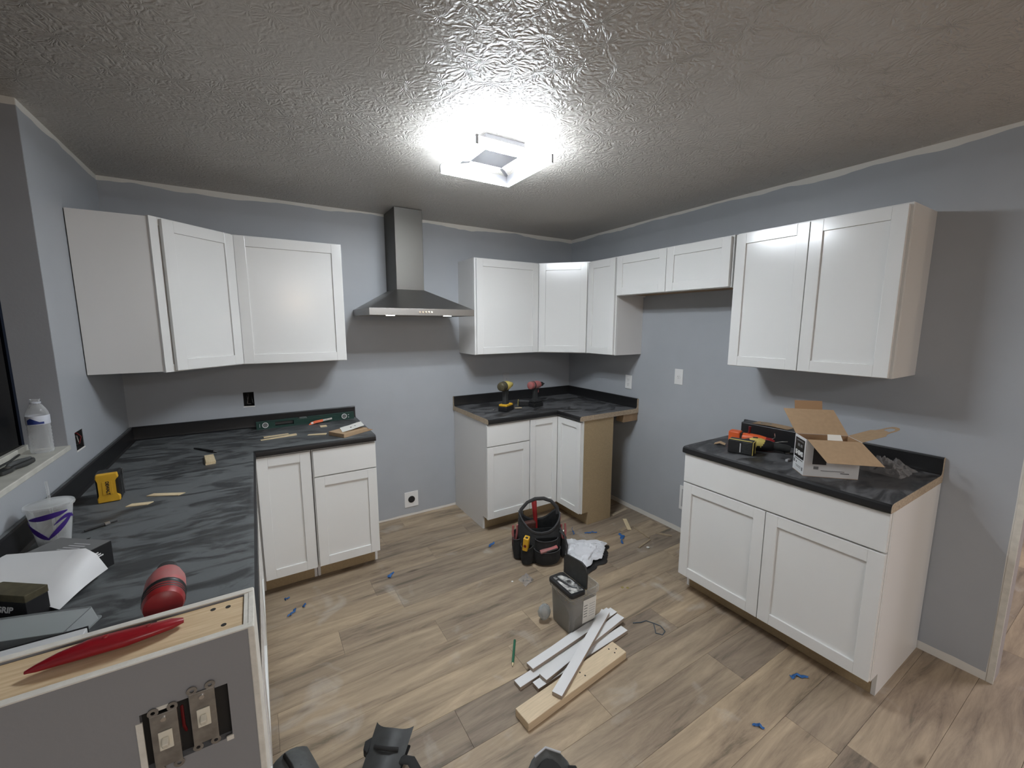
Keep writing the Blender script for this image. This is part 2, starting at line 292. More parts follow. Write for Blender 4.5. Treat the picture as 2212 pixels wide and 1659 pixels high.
# ------------------------------------------------------------------ room shell
def holed(axis, val, u0, u1, z0, z1, holes, thick, depth=.06):
    """wall slab with real rectangular openings; axis 'y' faces -y, axis 'x' faces +x or -x (sign of thick)"""
    b = B(); us = sorted({u0, u1, *[h[0] for h in holes], *[h[1] for h in holes]}); zs = sorted({z0, z1, *[h[2] for h in holes], *[h[3] for h in holes]})
    for i in range(len(us)-1):
        for j in range(len(zs)-1):
            cu, cz = (us[i]+us[i+1])/2, (zs[j]+zs[j+1])/2
            if any(h[0] < cu < h[1] and h[2] < cz < h[3] for h in holes): continue
            lo, hi = sorted((val, val+thick))
            if axis == 'y': b.bb(us[i], us[i+1], lo, hi, zs[j], zs[j+1])
            else: b.bb(lo, hi, us[i], us[i+1], zs[j], zs[j+1])
    bmesh.ops.remove_doubles(b.bm, verts=b.bm.verts, dist=1e-5)
    return b
struct(holed('y', 0, -.2, W+.14, 0, H, [(.594, .656, 1.060, 1.158)], .12).done('wall_back', M['wallfoot']))
struct(holed('x', 0, -7.2, 0, 0, H, [(-2.35, -.936, 1.118, H+1), (-.852, -.755, 1.07, 1.152)], -.12).done('wall_left', M['wall']))
jb = B().bb(-.12, -.001, -.9385, -.930, 1.118, H).done('window_jamb', M['jamb'])
win = struct(B().bb(-.155, -.128, -2.35, -.936, 1.10, H).done('window_1', M['glass']))
struct(jb); jb.name = 'trim_1'
B().bb(-.128, -.112, -2.35, -.936, 1.118, 1.14, .002).done('window_track', M['window'], win)
struct(B().bb(-.128, .006, -2.35, -.93, 1.098, 1.119, .003).done('trim_2', M['window']), 'worn off-white painted window sill')
struct(B().bb(W, W+.14, -3.03, 0, 0, H).done('wall_right', M['wallR']))
struct(B().bb(-.2, 7.2, -7.3, -7.2, 0, H).done('wall_front', M['warmgrey']))
struct(B().bb(7.2, 7.3, -7.3, .1, 0, H).done('wall_passage', M['warmgrey']))
struct(B().bb(W+.14, 7.2, -1.1, -1.0, 0, H).done('wall_side_room', M['warmgrey']))
struct(B().bb(-.2, 7.3, -7.3, .12, H, H+.1).done('ceiling', M['ceil']))
fl = struct(B().bb(-.2, 7.3, -7.3, .12, -.08, -.0045).done('floor', M['gap']))
PW, PL = .187, 1.22
known = {3: 1.655, 4: 1.20, 6: .953, 7: 1.42, 14: 2.454}
cache = {}
def plank(x0, x1, y0, y1):
    k = (round(x1-x0, 3), round(y1-y0, 3))
    if k not in cache:
        b = B(); g = .0004; b.bb(g, k[0]-g, g, k[1]-g, -.0045, 0, .0007, 1); o = b.done('plank', M['plank'], fl); cache[k] = o.data
    else:
        o = bpy.data.objects.new('plank', cache[k]); COL.objects.link(o); o.parent = fl
    o.location = (x0, y0, 0)
for r_ in range(0, 25):
    y1 = -PW*r_; y0 = y1-PW
    off = (known[r_] % PL) if r_ in known else random.uniform(0, PL)
    x = off-PL
    while x < 5.4:
        a, b_ = max(x, 0.0), min(x+PL, 5.4)
        if b_-a > .02: plank(a, b_, y0, y1)
        x += PL
far = struct(B().bb(0, 7.2, -7.2, -PW*25, -.0045, 0).done('floor_front_room', M['plank']))
struct(B().bb(5.4, 7.2, -PW*25, -1.1, -.0045, 0).done('floor_side_room', M['plank']))
# the half wall in the foreground: studs under a pine cap between raw drywall edges
hw = struct(B().bb(0, .632, -2.548, -2.452, 0, 1.085).done('wall_half', M['gap']), 'unfinished half wall with bare timber cap')
holed('y', -2.548, 0, .648, 0, 1.12, [(.497, .606, .938, 1.036)], -.012).done('drywall_front', M['wallgrey'], hw)
B().bb(0, .648, -2.452, -2.44, 0, 1.12).done('drywall_back', M['wallgrey'], hw)
B().bb(.634, .648, -2.548, -2.452, 0, 1.12).done('drywall_end', M['drywall'], hw)
B().bb(0, .633, -2.546, -2.454, 1.086, 1.117, .001).done('timber_cap', M['pine'], hw)
for a in ((0, .648, -2.5605, -2.5475), (0, .648, -2.4525, -2.4395)): B().bb(*a, 1.1195, 1.122, .0008).done('raw_paper_edge', M['drywall'], hw)
B().bb(.640, .6495, -2.5612, -2.4392, 0, 1.121, .0015).done('corner_bead', M['drywall'], hw)
for (x, y) in ((.61, -2.475), (.606, -2.525), (.588, -2.47)): B().cyl((x, y, 1.112), (x, y, 1.1176), .004, n=10).done('nail_hole', M['gap'], hw)
for sx in ((-.0, .0),): pass
# drywall joint bead at the right wall end
struct(B().bb(W-.0015, W+.12, -3.0325, -3.0295, 0, H, .0005).done('trim_3', M['warmgrey']))
struct(B().bb(W-.002, W+.006, -3.034, -3.012, 0, H, .0008).done('trim_4', M['drywall']), 'raw white corner bead at the wall end')

# ------------------------------------------------------------------ cabinets
RAIL = .056
def door(parent, w_, h_, Mx, flat=False, name='door', rail=RAIL):
    """front in its own frame: x 0..w, z 0..h, front at y=-.02"""
    b = B(); b.M = Mx
    if flat: b.bb(0, w_, -.02, 0, 0, h_, .0022); return b.done(name, M['white'], parent)
    for a in ((0, rail, 0, h_), (w_-rail, w_, 0, h_)): b.bb(a[0], a[1], -.02, 0, a[2], a[3], .0014)
    for a in ((rail, w_-rail, 0, rail), (rail, w_-rail, h_-rail, h_)): b.bb(a[0], a[1], -.0198, 0, a[2], a[3], .001)
    o = b.done(name, M['white'], parent)
    p = B(); p.M = Mx; p.bb(rail-.004, w_-rail+.004, -.0105, -.003, rail-.004, h_-rail+.004); p.done('door_panel', M['white'], o)
    return o
def wall_cab(label, x, y, rz, w_, h_, z, doors, d=.30, bottom='white', sides=True, group='white wall cabinets'):
    t = thing('wall_cabinet', label, 'cabinet', (x, y, z), rz, group)
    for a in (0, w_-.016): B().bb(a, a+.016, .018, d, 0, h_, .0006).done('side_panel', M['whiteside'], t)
    B().bb(.016, w_-.016, .018, d, h_-.016, h_).done('top_panel', M['white'], t)
    B().bb(.016, w_-.016, .018, d, .012, .028).done('bottom_panel', M[bottom], t)
    B().bb(.016, w_-.016, d-.006, d, .028, h_-.016).done('back_panel', M['ply'], t)
    f = B()
    for a in ((0, .038, 0, h_), (w_-.038, w_, 0, h_)): f.bb(a[0], a[1], 0, .018, a[2], a[3], .0008)
    for a in ((.038, w_-.038, 0, .038), (.038, w_-.038, h_-.038, h_)): f.bb(a[0], a[1], 0, .018, a[2], a[3], .0008)
    f.done('face_frame', M['white'], t)
    for (a, b_) in doors: door(t, b_-a, h_-.012, T(a, -.0005, .004))
    return t
G = .0025
wall_cab('white wall cabinet with a single wide door, left of the range hood', .612, -.303, 0, .604, .762, 1.372, [(.012, .596)], d=.303)
wall_cab('white single door wall cabinet between range hood and corner', 2.192, -.303, 0, .617, .762, 1.372, [(.012, .605)], d=.303)
wall_cab('narrow white wall cabinet beside the over-fridge cabinet', W-.303, -.612, -PI/2, .316, .762, 1.372, [(.006, .308)], d=.303)
wall_cab('short white two door wall cabinet over the empty fridge space', W-.303, -.932, -PI/2, .918, .300, 1.834, [(.006, .457), (.461, .908)], d=.303, bottom='ply')
wall_cab('tall white two door wall cabinet, rightmost on the right wall', W-.303, -1.868, -PI/2, .762, .762, 1.372, [(.004, .378), (.382, .752)], d=.303)

def diag_cab(label, wall_pts, P, Q, strip, side_quads):
    t = thing('corner_wall_cabinet', label, 'cabinet', (P[0], P[1], 1.372), 0, 'diagonal corner wall cabinets')
    loc = lambda p: (p[0]-P[0], p[1]-P[1])
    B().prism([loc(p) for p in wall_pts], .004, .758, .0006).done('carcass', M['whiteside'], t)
    dx, dy = Q[0]-P[0], Q[1]-P[1]; L_ = math.hypot(dx, dy); a = math.atan2(dy, dx)
    b = B(); b.M = T(rz=a)
    for q in ((0, .04, 0, .762), (L_-.04, L_, 0, .762), (.04, L_-.04, 0, .04), (.04, L_-.04, .722, .762)): b.bb(q[0], q[1], -.003, .018, q[2], q[3], .0008)
    b.done('face_frame', M['white'], t)
    door(t, L_-strip[0]-strip[1], .748, T(rz=a) @ T(strip[0], -.0032, .006))
    return t
diag_cab('white diagonal corner wall cabinet above the left worktop', [(.004, -.004), (.61, -.004), (.61, -.303), (.300, -.603), (.296, -.606), (.004, -.606)], (.292, -.612), (.612, -.306), (.045, .006), None)
diag_cab('white diagonal corner wall cabinet in the back right corner', [(W-.004, -.004), (W-.61, -.004), (W-.61, -.303), (W-.303, -.61), (W-.004, -.61)], (W-.612, -.303), (W-.303, -.612), (.012, .018), None)

def base_cab(label, x, y, rz, w_, fronts, d=.605, side_l='whiteside', side_r='whiteside', name='base_cabinet'):
    """local x along the front, front frame at y=0; toe recess .075"""
    t = thing(name, label, 'cabinet', (x, y, 0), rz, 'white base cabinets')
    for a, m_ in ((0, side_l), (w_-.016, side_r)):
        b = B(); b.M = Matrix(((0, 0, 1, a), (1, 0, 0, 0), (0, 1, 0, 0), (0, 0, 0, 1)))
        b.prism([(.019, .11), (.078, .11), (.078, 0), (d, 0), (d, .872), (.019, .872)], 0, .016, .0006); b.done('side_panel', M[m_], t)
    B().bb(.016, w_-.016, .019, d, .11, .126).done('bottom_panel', M['ply'], t)
    B().bb(.016, w_-.016, d-.006, d, .126, .872).done('back_panel', M['ply'], t)
    B().bb(.0165, w_-.0165, .079, .092, .001, .109).done('toe_kick', M['mdf'], t)
    f = B()
    for q in ((0, .038, .11, .872), (w_-.038, w_, .11, .872), (.038, w_-.038, .11, .148), (.038, w_-.038, .834, .872), (.038, w_-.038, .672, .706)): f.bb(q[0], q[1], 0, .0185, q[2], q[3], .0008)
    f.done('face_frame', M['white'], t)
    for (k, a, b_, z0, z1) in fronts:
        door(t, b_-a, z1-z0, T(a, -.0005, z0), flat=(k == 'drawer'), name='drawer_front' if k == 'drawer' else 'door')
    return t
DZ = (.114, .690); RZ = (.697, .862)
base_cab('narrow white base cabinet with one tall door beside the left worktop corner', .622, -.61, 0, .302, [('door', .02, .297, .114, .862)])
base_cab('white base cabinet with drawer and door, next to the bare range gap', .928, -.61, 0, .377, [('drawer', .006, .375, *RZ), ('door', .006, .375, *DZ)])
base_cab('white base cabinet with drawer and door behind the tool bag', 2.130, -.61, 0, .380, [('drawer', -.008, .376, *RZ), ('door', -.008, .376, *DZ)])
base_cab('wide white two door sink base cabinet on the right wall', W-.61, -1.838, -PI/2, .938, [('drawer', .002, .936, .700, .868), ('door', .002, .469, .114, .692), ('door', .473, .936, .114, .692)])
# left run under the worktop, doors facing +x
yy = -2.432
for i, (wd, lb) in enumerate(((.60, 'white base cabinet under the left worktop, against the half wall'), (.61, 'white base cabinet in the middle of the left run'), (.58, 'white base cabinet of the left run next to the inner corner'))):
    base_cab(lb, .612, yy, PI/2, wd, [('drawer', .004, wd-.004, *RZ), ('door', .004, wd-.004, *DZ)], d=.60); yy += wd+.004
# corner base cabinet with bi-fold doors and a bare end panel
t = thing('corner_base_cabinet', 'white L shaped corner base cabinet with two narrow doors and bare tan end panel', 'cabinet', (0, 0, 0), 0)
B().prism([(2.518, -.02), (2.518, -.60), (2.82, -.60), (2.82, -.905), (3.132, -.905), (3.40, -.60), (3.40, -.02)], .11, .870).done('carcass', M['mdf'], t)
B().prism([(2.518, -.10), (2.518, -.535), (2.885, -.535), (2.885, -.905), (3.132, -.905), (3.36, -.62), (3.36, -.10)], .001, .11).done('toe_kick', M['mdf'], t)
b = B(); b.M = T(0, -.920, 0, rx=PI/2) @ Matrix.Scale(-1, 4, (0, 0, 1)); b.prism([(2.812, .872), (2.812, .11), (2.885, .11), (2.885, .001), (3.138, .001), (3.138, .872)], 0, .014, .0005); b.done('end_panel', M['mdf'], t)
b = B()
for q in ((2.512, 2.552, .11, .872), (2.79, 2.808, .11, .872), (2.552, 2.79, .11, .13), (2.552, 2.79, .86, .872)): b.bb(q[0], q[1], -.612, -.598, q[2], q[3], .0006)
for q in ((-.922, -.902, .11, .872), (-.902, -.612, .11, .13), (-.902, -.612, .86, .872)): b.bb(2.808, 2.822, q[0], q[1], q[2], q[3], .0006)
b.done('face_frame', M['white'], t)
door(t, .272, .748, T(2.514, -.6125, .114), rail=.05)
door(t, .284, .748, T(2.8075, -.634, .114, rz=-PI/2), rail=.05)

# ------------------------------------------------------------------ worktops (postformed laminate with upstand)
prof = [(.003, .874), (.003, .990), (.006, .996), (.017, .996), (.021, .990), (.021, .932), (.024, .920), (.032, .9135), (.045, C), (.055, C), (.614, C), (.622, C), (.636, .9095), (.6445, .902), (.6465, .893), (.6465, .880), (.643, .874), (.60, .873)]
def worktop(label, stations, m, raw=()):
    rings = [[(*f(d), z) for d, z in prof] for f in stations]
    o = B().loft(rings).done('worktop', m, None, 30); tag(o, label, 'worktop', 'black laminate worktops')
    for f, shift in raw:
        a = [(*f(d), z) for d, z in prof]; b2 = [(x+shift[0], y+shift[1], z) for x, y, z in a]
        B().loft([a, b2]).done('raw_end', M['particle'], o)
    return o
worktop('L shaped dusty black worktop on the left with a green level on it', [lambda d: (d, -2.437), lambda d: (d, -d), lambda d: (1.305, -d)], M['ctl'])
worktop('L shaped black corner worktop carrying the two cordless drills', [lambda d: (2.124, -d), lambda d: (W-d, -d), lambda d: (W-d, -.927)], M['ctm'],
        [(lambda d: (2.1238, -d), (-.0015, 0)), (lambda d: (W-d, -.9272), (0, -.0015))])
worktop('straight black worktop on the right wall under the open white carton', [lambda d: (W-d, -1.832), lambda d: (W-d, -2.777)], M['ctm'], [(lambda d: (W-d, -2.7772), (0, -.0015))])
tag(B().bb(3.25, W-.004, -.922, -.84, .808, .8725, .002).done('support_block', M['ply']), 'short raw timber block under the corner worktop end', 'wood block')

# ------------------------------------------------------------------ range hood
t = thing('range_hood', 'stainless steel chimney range hood on the back wall', 'range hood', (0, 0, 0))
B().bb(1.587, 1.793, -.270, -.003, 1.862, H-.002, .0025).done('chimney', mat('dimmed_chimney_steel', (.15, .145, .135), .50, metal=1, bump=.15, bs=60, stretch=(1, 1, 30)), t)  # same steel as the canopy, base colour darkened to offset the lamp's reflection
flat_ = 18; lo = [(1.335, -.003, 1.722), (2.088, -.003, 1.722), (2.088, -.50, 1.722), (1.335, -.50, 1.722)]; hi = [(1.587, -.003, 1.866), (1.793, -.003, 1.866), (1.793, -.270, 1.866), (1.587, -.270, 1.866)]
can = B().loft([lo, hi]).done('canopy', M['steel'], t)
b = B(); x0, x1, y0, y1 = 1.333, 2.090, -.502, -.003
for q in ((x0, x1, y0, y0+.008), (x0, x1, y1-.008, y1), (x0, x0+.008, y0+.008, y1-.008), (x1-.008, x1, y0+.008, y1-.008)): b.bb(*q, 1.676, 1.7225, .0012)
b.done('rim', M['steel'], t)
B().bb(x0+.008, x1-.008, y0+.008, y1-.008, 1.684, 1.690).done('underside_panel', M['galv'], t)
for k in range(2): B().bb(1.36+k*.355, 1.70+k*.355, -.42, -.06, 1.680, 1.6835, .001).done('grease_filter', M['steel'], t)
for k in range(5): B().cyl((1.672+k*.0215, -.5018, 1.700), (1.672+k*.0215, -.5065, 1.700), .0062, n=14).done('button', M['chrome'], t)
for x in (1.482, 1.895):
    o = B().lathe([(.036, 0), (.038, -.004), (.030, -.006), (.028, -.003)], (x, -.455, 1.6845)).done('spot_ring', M['chrome'], t)
    B().cyl((x, -.455, 1.6795), (x, -.455, 1.6735), .029).done('spot_lens', M['spot'], o)

# ------------------------------------------------------------------ square LED ceiling light
t = thing('ceiling_light', 'square LED ceiling light with glowing outer and inner frame', 'ceiling light', (1.705, -1.505, H), .0)
B().bb(-.10, .10, -.10, .10, -.030, -.001, .002).done('mount_box', M['acrylic'], t)
def ring(h, z0, z1, wd, m_, name, bev=.003):
    b = B()
    for q in ((-h, h, -h, -h+wd), (-h, h, h-wd, h), (-h, -h+wd, -h+wd+.0005, h-wd-.0005), (h-wd, h, -h+wd+.0005, h-wd-.0005)): b.bb(*q, z0, z1, bev)
    return b.done(name, m_, t)
ring(.190, -.1005, -.0965, .020, M['led'], 'outer_led_strip', .001)
ring(.192, -.096, -.064, .022, M['ledside'], 'outer_led_frame')
ring(.1695, -.0975, -.060, .007, M['acrylic'], 'inner_wall', .001)
ring(.1935, -.0638, -.0615, .004, M['acrylic'], 'outer_trim', .0003)
ring(.105, -.058, -.050, .017, M['ledside'], 'inner_led_frame')
ring(.1055, -.0497, -.0478, .018, M['acrylic'], 'inner_trim', .0003)
B().bb(-.087, .087, -.087, .087, -.0565, -.0475, .0006).done('centre_plate', M['fixgrey'], t)
B().bb(-.10, .10, -.10, .10, -.0475, -.030).done('driver_tray', M['acrylic'], t)
for (x, y) in ((1, 1), (1, -1), (-1, 1), (-1, -1)):
    B().bb(x*.190-.005, x*.190+.005, y*.190-.005, y*.190+.005, -.097, -.060, .001).done('corner_post', M['acrylic'], t)
for a in (PI/4, -PI/4, 3*PI/4, -3*PI/4):
    b = B(); b.M = T(rz=a); b.bb(.12, .235, -.008, .008, -.0600, -.0560); b.done('arm', M['acrylic'], t)
# bare bulbs of the fixtures in the room behind the camera, seen mirrored in the cabinet doors
for (p, lb) in (((1.46, -6.35, 2.06), 'warm bare bulb in the room behind, nearer the left'), ((4.15, -6.35, 2.05), 'warm bare bulb in the room behind, nearer the right')):
    t = thing('pendant_bulb', lb, 'light bulb', p)
    B().ball((0, 0, 0), (.045, .045, .045), 10).done('bulb', M['bulb'], t); B().cyl((0, 0, .05), (0, 0, .10), .018).done('socket', M['black'], t); B().cyl((0, 0, .10), (0, 0, H-p[2]-.001), .003, n=8).done('cord', M['black'], t)

# ------------------------------------------------------------------ outlets, switches, open boxes
def duplex(label, loc, rz, single=False, w_=.072, h_=.118):
    t = thing('outlet', label, 'outlet', loc, rz)       # local: faces -y
    B().bb(-w_/2, w_/2, -.006, -.0005, -h_/2, h_/2, .0018).done('cover_plate', M['plate'], t)
    for z in ((0,) if single else (.02, -.02)):
        r = B(); r.M = T(0, -.0062, z, rx=PI/2); r.lathe([(.0165, 0), (.0165, .002), (.015, .0028)], n=20); s_ = r.done('receptacle', M['plate'], t)
        b = B()
        for x in (-.006, .006): b.bb(x-.001, x+.001, -.0098, -.0088, z-.001, z+.007)
        b.cyl((0, -.0098, z-.008), (0, -.0088, z-.008), .0022, n=10); b.done('slot', M['gap'], s_)
    return t
duplex('white duplex outlet on the right wall just past the corner worktop end', (W, -.808, 1.125), -PI/2)
duplex('white single round outlet in the empty fridge space', (W, -1.305, 1.222), -PI/2, single=True)
t = thing('wall_plate', 'pale wall plate low on the right wall, half hidden by the sink base', 'wall plate', (W, -1.45, .29), -PI/2)
B().bb(-.075, .075, -.008, -.0005, -.095, .095, .002).done('cover_plate', M['plate'], t); B().bb(-.055, .055, -.0095, -.008, -.07, .07, .001).done('inner_cover', M['dirt'], t)
t = thing('range_outlet', 'square white range outlet with round black socket low on back wall', 'outlet', (1.724, 0, .146))
B().bb(-.059, .059, -.007, -.0005, -.066, .066, .002).done('cover_plate', M['plate'], t)
b = B(); b.M = T(0, -.007, 0, rx=PI/2); b.lathe([(.029, 0), (.029, .004), (.025, .006), (.024, .002)], n=24); s_ = b.done('socket', M['black'], t)
for (x, z, a) in ((-.011, .004, .3), (.011, .004, -.3), (0, -.012, 1.57)):
    b = B(); b.M = T(x, -.0098, z, ry=a); b.bb(-.0016, .0016, -.001, .001, -.006, .006); b.done('slot', M['gap'], s_)
t = thing('wall_plate', 'dusty translucent wall plate behind the yellow drill', 'wall plate', (2.666, 0, 1.112))
B().bb(-.036, .036, -.005, -.0005, -.056, .056, .0015).done('cover_plate', M['dirt'], t); B().cyl((0, -.005, 0), (0, -.0075, 0), .003, n=10).done('screw', M['chrome'], t)
def open_box(label, loc, rz, w_, h_, wires):
    t = thing('junction_box', label, 'junction box', loc, rz)
    B().bb(-w_/2, w_/2, .055, .058, -h_/2, h_/2).done('box_back', M['blackm'], t)
    b = B()
    for q in ((-w_/2, -w_/2+.002, -h_/2, h_/2), (w_/2-.002, w_/2, -h_/2, h_/2), (-w_/2, w_/2, -h_/2, -h_/2+.002), (-w_/2, w_/2, h_/2-.002, h_/2)): b.bb(q[0], q[1], .002, .055, q[2], q[3])
    b.done('box_side', M['blackm'], t)
    for i, (m_, pts) in enumerate(wires): B().tube(pts, .0022, 6).done('wire', M[m_], t)
    B().sheet([[(-w_/2-.004, -.001, -h_/2-.003), (w_/2+.004, -.001, -h_/2-.004)], [(-w_/2, -.001, -h_/2+.004), (w_/2, -.001, -h_/2+.002)]], .001).done('torn_paper', M['paper'], t)
    return t
open_box('open junction box with black wires on back wall above the left worktop', (.625, 0, 1.109), 0, .062, .098,
         [('black', [(-.015, .05, .03), (-.012, .012, .02), (-.008, .004, -.005), (-.014, .01, -.03)]), ('galv', [(.0, .05, .03), (-.006, .01, .0), (-.01, .012, -.03), (.01, .02, -.035)]), ('black', [(.015, .05, .035), (.018, .006, .0), (.022, .002, -.03)])])
open_box('open junction box with curled wires on left wall by the window', (0, -.8035, 1.111), PI/2, .097, .082,
         [('redw', [(.0, .05, .03), (.005, .008, .03), (.02, .0, .01), (.01, .006, -.02)]), ('galv', [(-.01, .05, .02), (-.01, .005, .02), (-.02, .0, -.005), (.0, .01, -.02)]), ('black', [(-.03, .05, .02), (-.022, .004, .018), (-.028, .01, -.02)])])
# two gang box in the half wall
t = thing('switch_box', 'open two gang box in the front of the half wall', 'switch box', (.5515, -2.56, .987))
B().bb(-.0545, .0545, .056, .059, -.049, .049).done('box_back', M['blackm'], t)
b = B()
for q in ((-.0545, -.0525, -.049, .049), (.0525, .0545, -.049, .049), (-.0545, .0545, -.049, -.047), (-.0545, .0545, .047, .049)): b.bb(q[0], q[1], .012, .056, q[2], q[3])
b.done('box_side', M['blackm'], t)
B().tube([(-.006, .05, .035), (-.007, .012, .03), (-.006, .006, 0), (-.004, .02, -.03)], .0022, 6).done('wire', M['redw'], t)
B().tube([(.002, .05, -.03), (.006, .010, -.028), (.012, .008, -.04)], .0028, 6).done('wire', M['black'], t)
for (x0, x1, z0, z1) in ((-.060, -.052, -.052, .036), (.046, .056, -.054, -.046), (-.035, -.02, .046, .052)):
    B().bb(x0, x1, -.0012, .002, z0, z1, .0006).done('torn_drywall_edge', M['drywall'], t)
for (x, z, lb) in ((-.027, -.003, 'bare toggle switch nearer the left in the open half wall box'), (.021, .010, 'bare toggle switch nearer the right in the open half wall box')):
    s_ = thing('toggle_switch', lb, 'light switch', (.5515+x, -2.561, .987+z), 0, 'bare toggle switches')
    B().bb(-.0150, .0150, -.0005, .022, -.037, .037, .001).done('body', M['galv'], s_)
    y_ = B()
    y_.bb(-.0165, .0165, -.0030, -.0008, -.045, .045, .0006); y_.done('yoke', M['galv'], s_)
    for sx in (-1, 1):
        for sz in (-1, 1):
            e = B(); e.M = T(sx*.0115, -.0019, sz*.050, rx=PI/2); e.lathe([(.0028, -.0008), (.0068, -.0008), (.0068, .0008), (.0028, .0008), (.0028, -.0008)], n=16, caps=False); e.done('plaster_ear', M['galv'], s_)
    B().cyl((0, -.003, .036), (0, -.0055, .036), .0035, n=12).done('screw', M['chrome'], s_)
    o = B().bb(-.0085, .0085, -.0052, -.003, -.0155, .0155, .0008).done('toggle_frame', M['ivory'], s_)
    b = B(); b.M = T(0, -.005, .001, rx=.5); b.bb(-.0042, .0042, -.010, .002, -.006, .006, .0015); b.done('toggle', M['ivory'], o)

# ------------------------------------------------------------------ things on the left worktop, sill and half wall
def dbattery(label, loc, rz, rot=None, big=True, lettered=False, group='slide battery packs'):
    """slide battery; local z up 0..h, label face -y"""
    t = thing('battery_pack', label, 'battery', loc, rz, group, rot)
    B().bb(-.036, .036, -.018, .052, .002, .116, .006).done('case', M['black'], t)
    b = B(); b.M = Matrix(((1, 0, 0, 0), (0, 0, 1, -.032), (0, 1, 0, 0), (0, 0, 0, 1)))
    b.prism([(-.033, .002), (.033, .002), (.034, .022), (.021, .032), (.021, .088), (.034, .098), (.031, .117), (-.031, .117), (-.034, .098), (-.024, .088), (-.024, .032), (-.034, .022)], 0, .022, .0035)
    b.done('shell', M['yellow'], t)
    B().bb(-.015, .014, -.0335, -.032, .034, .086, .0006).done('label_plate', M['yellow'], t)
    if lettered: text('DEWALT', .0135, M['black'], t, T(0, -.0338, .060, rz=0) @ T(rx=PI/2) @ T(rz=-PI/2), bold=.0006)
    for k in range(6): B().bb(.036, .0375, -.012+k*.009, -.007+k*.009, .03, .09, .0004).done('rib', M['rubber'], t)
    B().bb(.0365, .039, .040, .052, .006, .112, .001).done('contact_rail', M['chrome'], t)
    return t
dbattery('yellow and black battery pack standing upright on the left worktop', (.146, -1.105, C), .08, lettered=True)
# iced drink cup
t = thing('drink_cup', 'clear plastic drink cup with purple swirl and domed lid', 'cup', (.088, -1.462, C))
B().lathe([(.001, 0), (.036, 0), (.0375, .003), (.0535, .128), (.052, .128), (.036, .005), (.001, .004)], n=32, caps=False).done('cup_wall', M['clearp'], t)
B().lathe([(.058, .126), (.059, .131), (.057, .136), (.050, .136), (.045, .140), (.012, .142), (.001, .142), (.001, .1405), (.044, .1385), (.053, .130)], n=32, caps=False).done('lid', M['clearp'], t)
B().tube([(.004, 0, .01), (.002, .002, .12), (-.002, .010, .205)], .0035, 10).done('straw', M['clearp'], t)
b = B()
def swirl(t0, t1, zf, wd, n=16):
    rows = []
    for k in range(n+1):
        a = t0+(t1-t0)*k/n; z = zf(k/n); h = wd*math.sin(PI*min(max(k/n, .02), .98))**.6
        r0, r1_ = .0383+(z-h-.003)*.128, .0383+(z+h-.003)*.128
        rows.append([((r0+.0006)*math.cos(a), (r0+.0006)*math.sin(a), z-h), ((r1_+.0006)*math.cos(a), (r1_+.0006)*math.sin(a), z+h)])
    b.sheet(rows, .0006)
swirl(-2.4, -.5, lambda q: .100+.012*q, .009); swirl(-2.9, -1.5, lambda q: .085-.055*q, .012); swirl(-1.6, -.15, lambda q: .030+.065*q, .010); swirl(-1.2, .1, lambda q: .075+.02*math.sin(q*3), .006)
b.done('purple_swirl', M['purple'], t)
B().lathe([(.001, .006), (.034, .006), (.036, .020), (.001, .020)], n=24, caps=False).done('ice', M['film'], t)
# water bottle on the sill
t = thing('water_bottle', 'clear plastic water bottle without cap on the window sill', 'bottle', (-.052, -1.005, 1.119))
pr = [(.001, .004), (.020, .002), (.030, 0), (.0325, .006)]
for k in range(7): pr += [(.0325, .012+k*.014), (.0308, .018+k*.014)]
pr += [(.0325, .112), (.0325, .146), (.031, .156), (.026, .170), (.0165, .187), (.0125, .192), (.0125, .205), (.0145, .206), (.0145, .209), (.0120, .209)]
B().lathe(pr, n=32, caps=False).done('bottle_body', M['bottle'], t, 50)
lb = B().lathe([(.0328, .112), (.0332, .113), (.0332, .145), (.0328, .146)], n=32, caps=False).done('bottle_label', M['label_white'], t)
rows = []
for k in range(13):
    a = -2.25+1.45*k/12; z1 = .121+.016*max(0, 1-abs(k-3)/6.)+.002
    rows.append([(.0336*math.cos(a), .0336*math.sin(a), .115), (.0336*math.cos(a), .0336*math.sin(a), z1)])
B().sheet(rows, .0003).done('label_print', M['label_blue'], lb)
B().lathe([(.0128, .192), (.0152, .193), (.0152, .197), (.0128, .198)], n=24, caps=False).done('neck_ring', M['label_white'], t)
# pliers on the sill
t = thing('pliers', 'grey handled pliers lying on the window sill', 'pliers', (-.055, -1.27, 1.1205), 0)
B().tube([(-.004, .0, .008), (-.012, .05, .009), (-.004, .10, .009), (.010, .135, .008)], [.007, .009, .0085, .006], 10).done('handle', M['padgrey'], t)
B().tube([(.006, .0, .008), (.026, .045, .009), (.030, .085, .009), (.022, .115, .008)], [.007, .009, .0085, .006], 10).done('handle', M['rubber'], t)
B().prism([(-.012, .012), (-.016, -.02), (-.008, -.06), (.008, -.06), (.018, -.02), (.014, .012)], .002, .014, .002).done('jaw', M['rubber'], t)
B().cyl((.001, -.006, .002), (.001, -.006, .016), .007, n=14).done('pivot', M['galv'], t)
tag(B().tube([(-.108, -1.03, 1.1215), (-.100, -1.12, 1.1215), (-.103, -1.24, 1.1225), (-.106, -1.36, 1.1215)], .004, 8).done('drill_bit', M['rubber']), 'dark drill bit along the window track on the sill', 'drill bit')
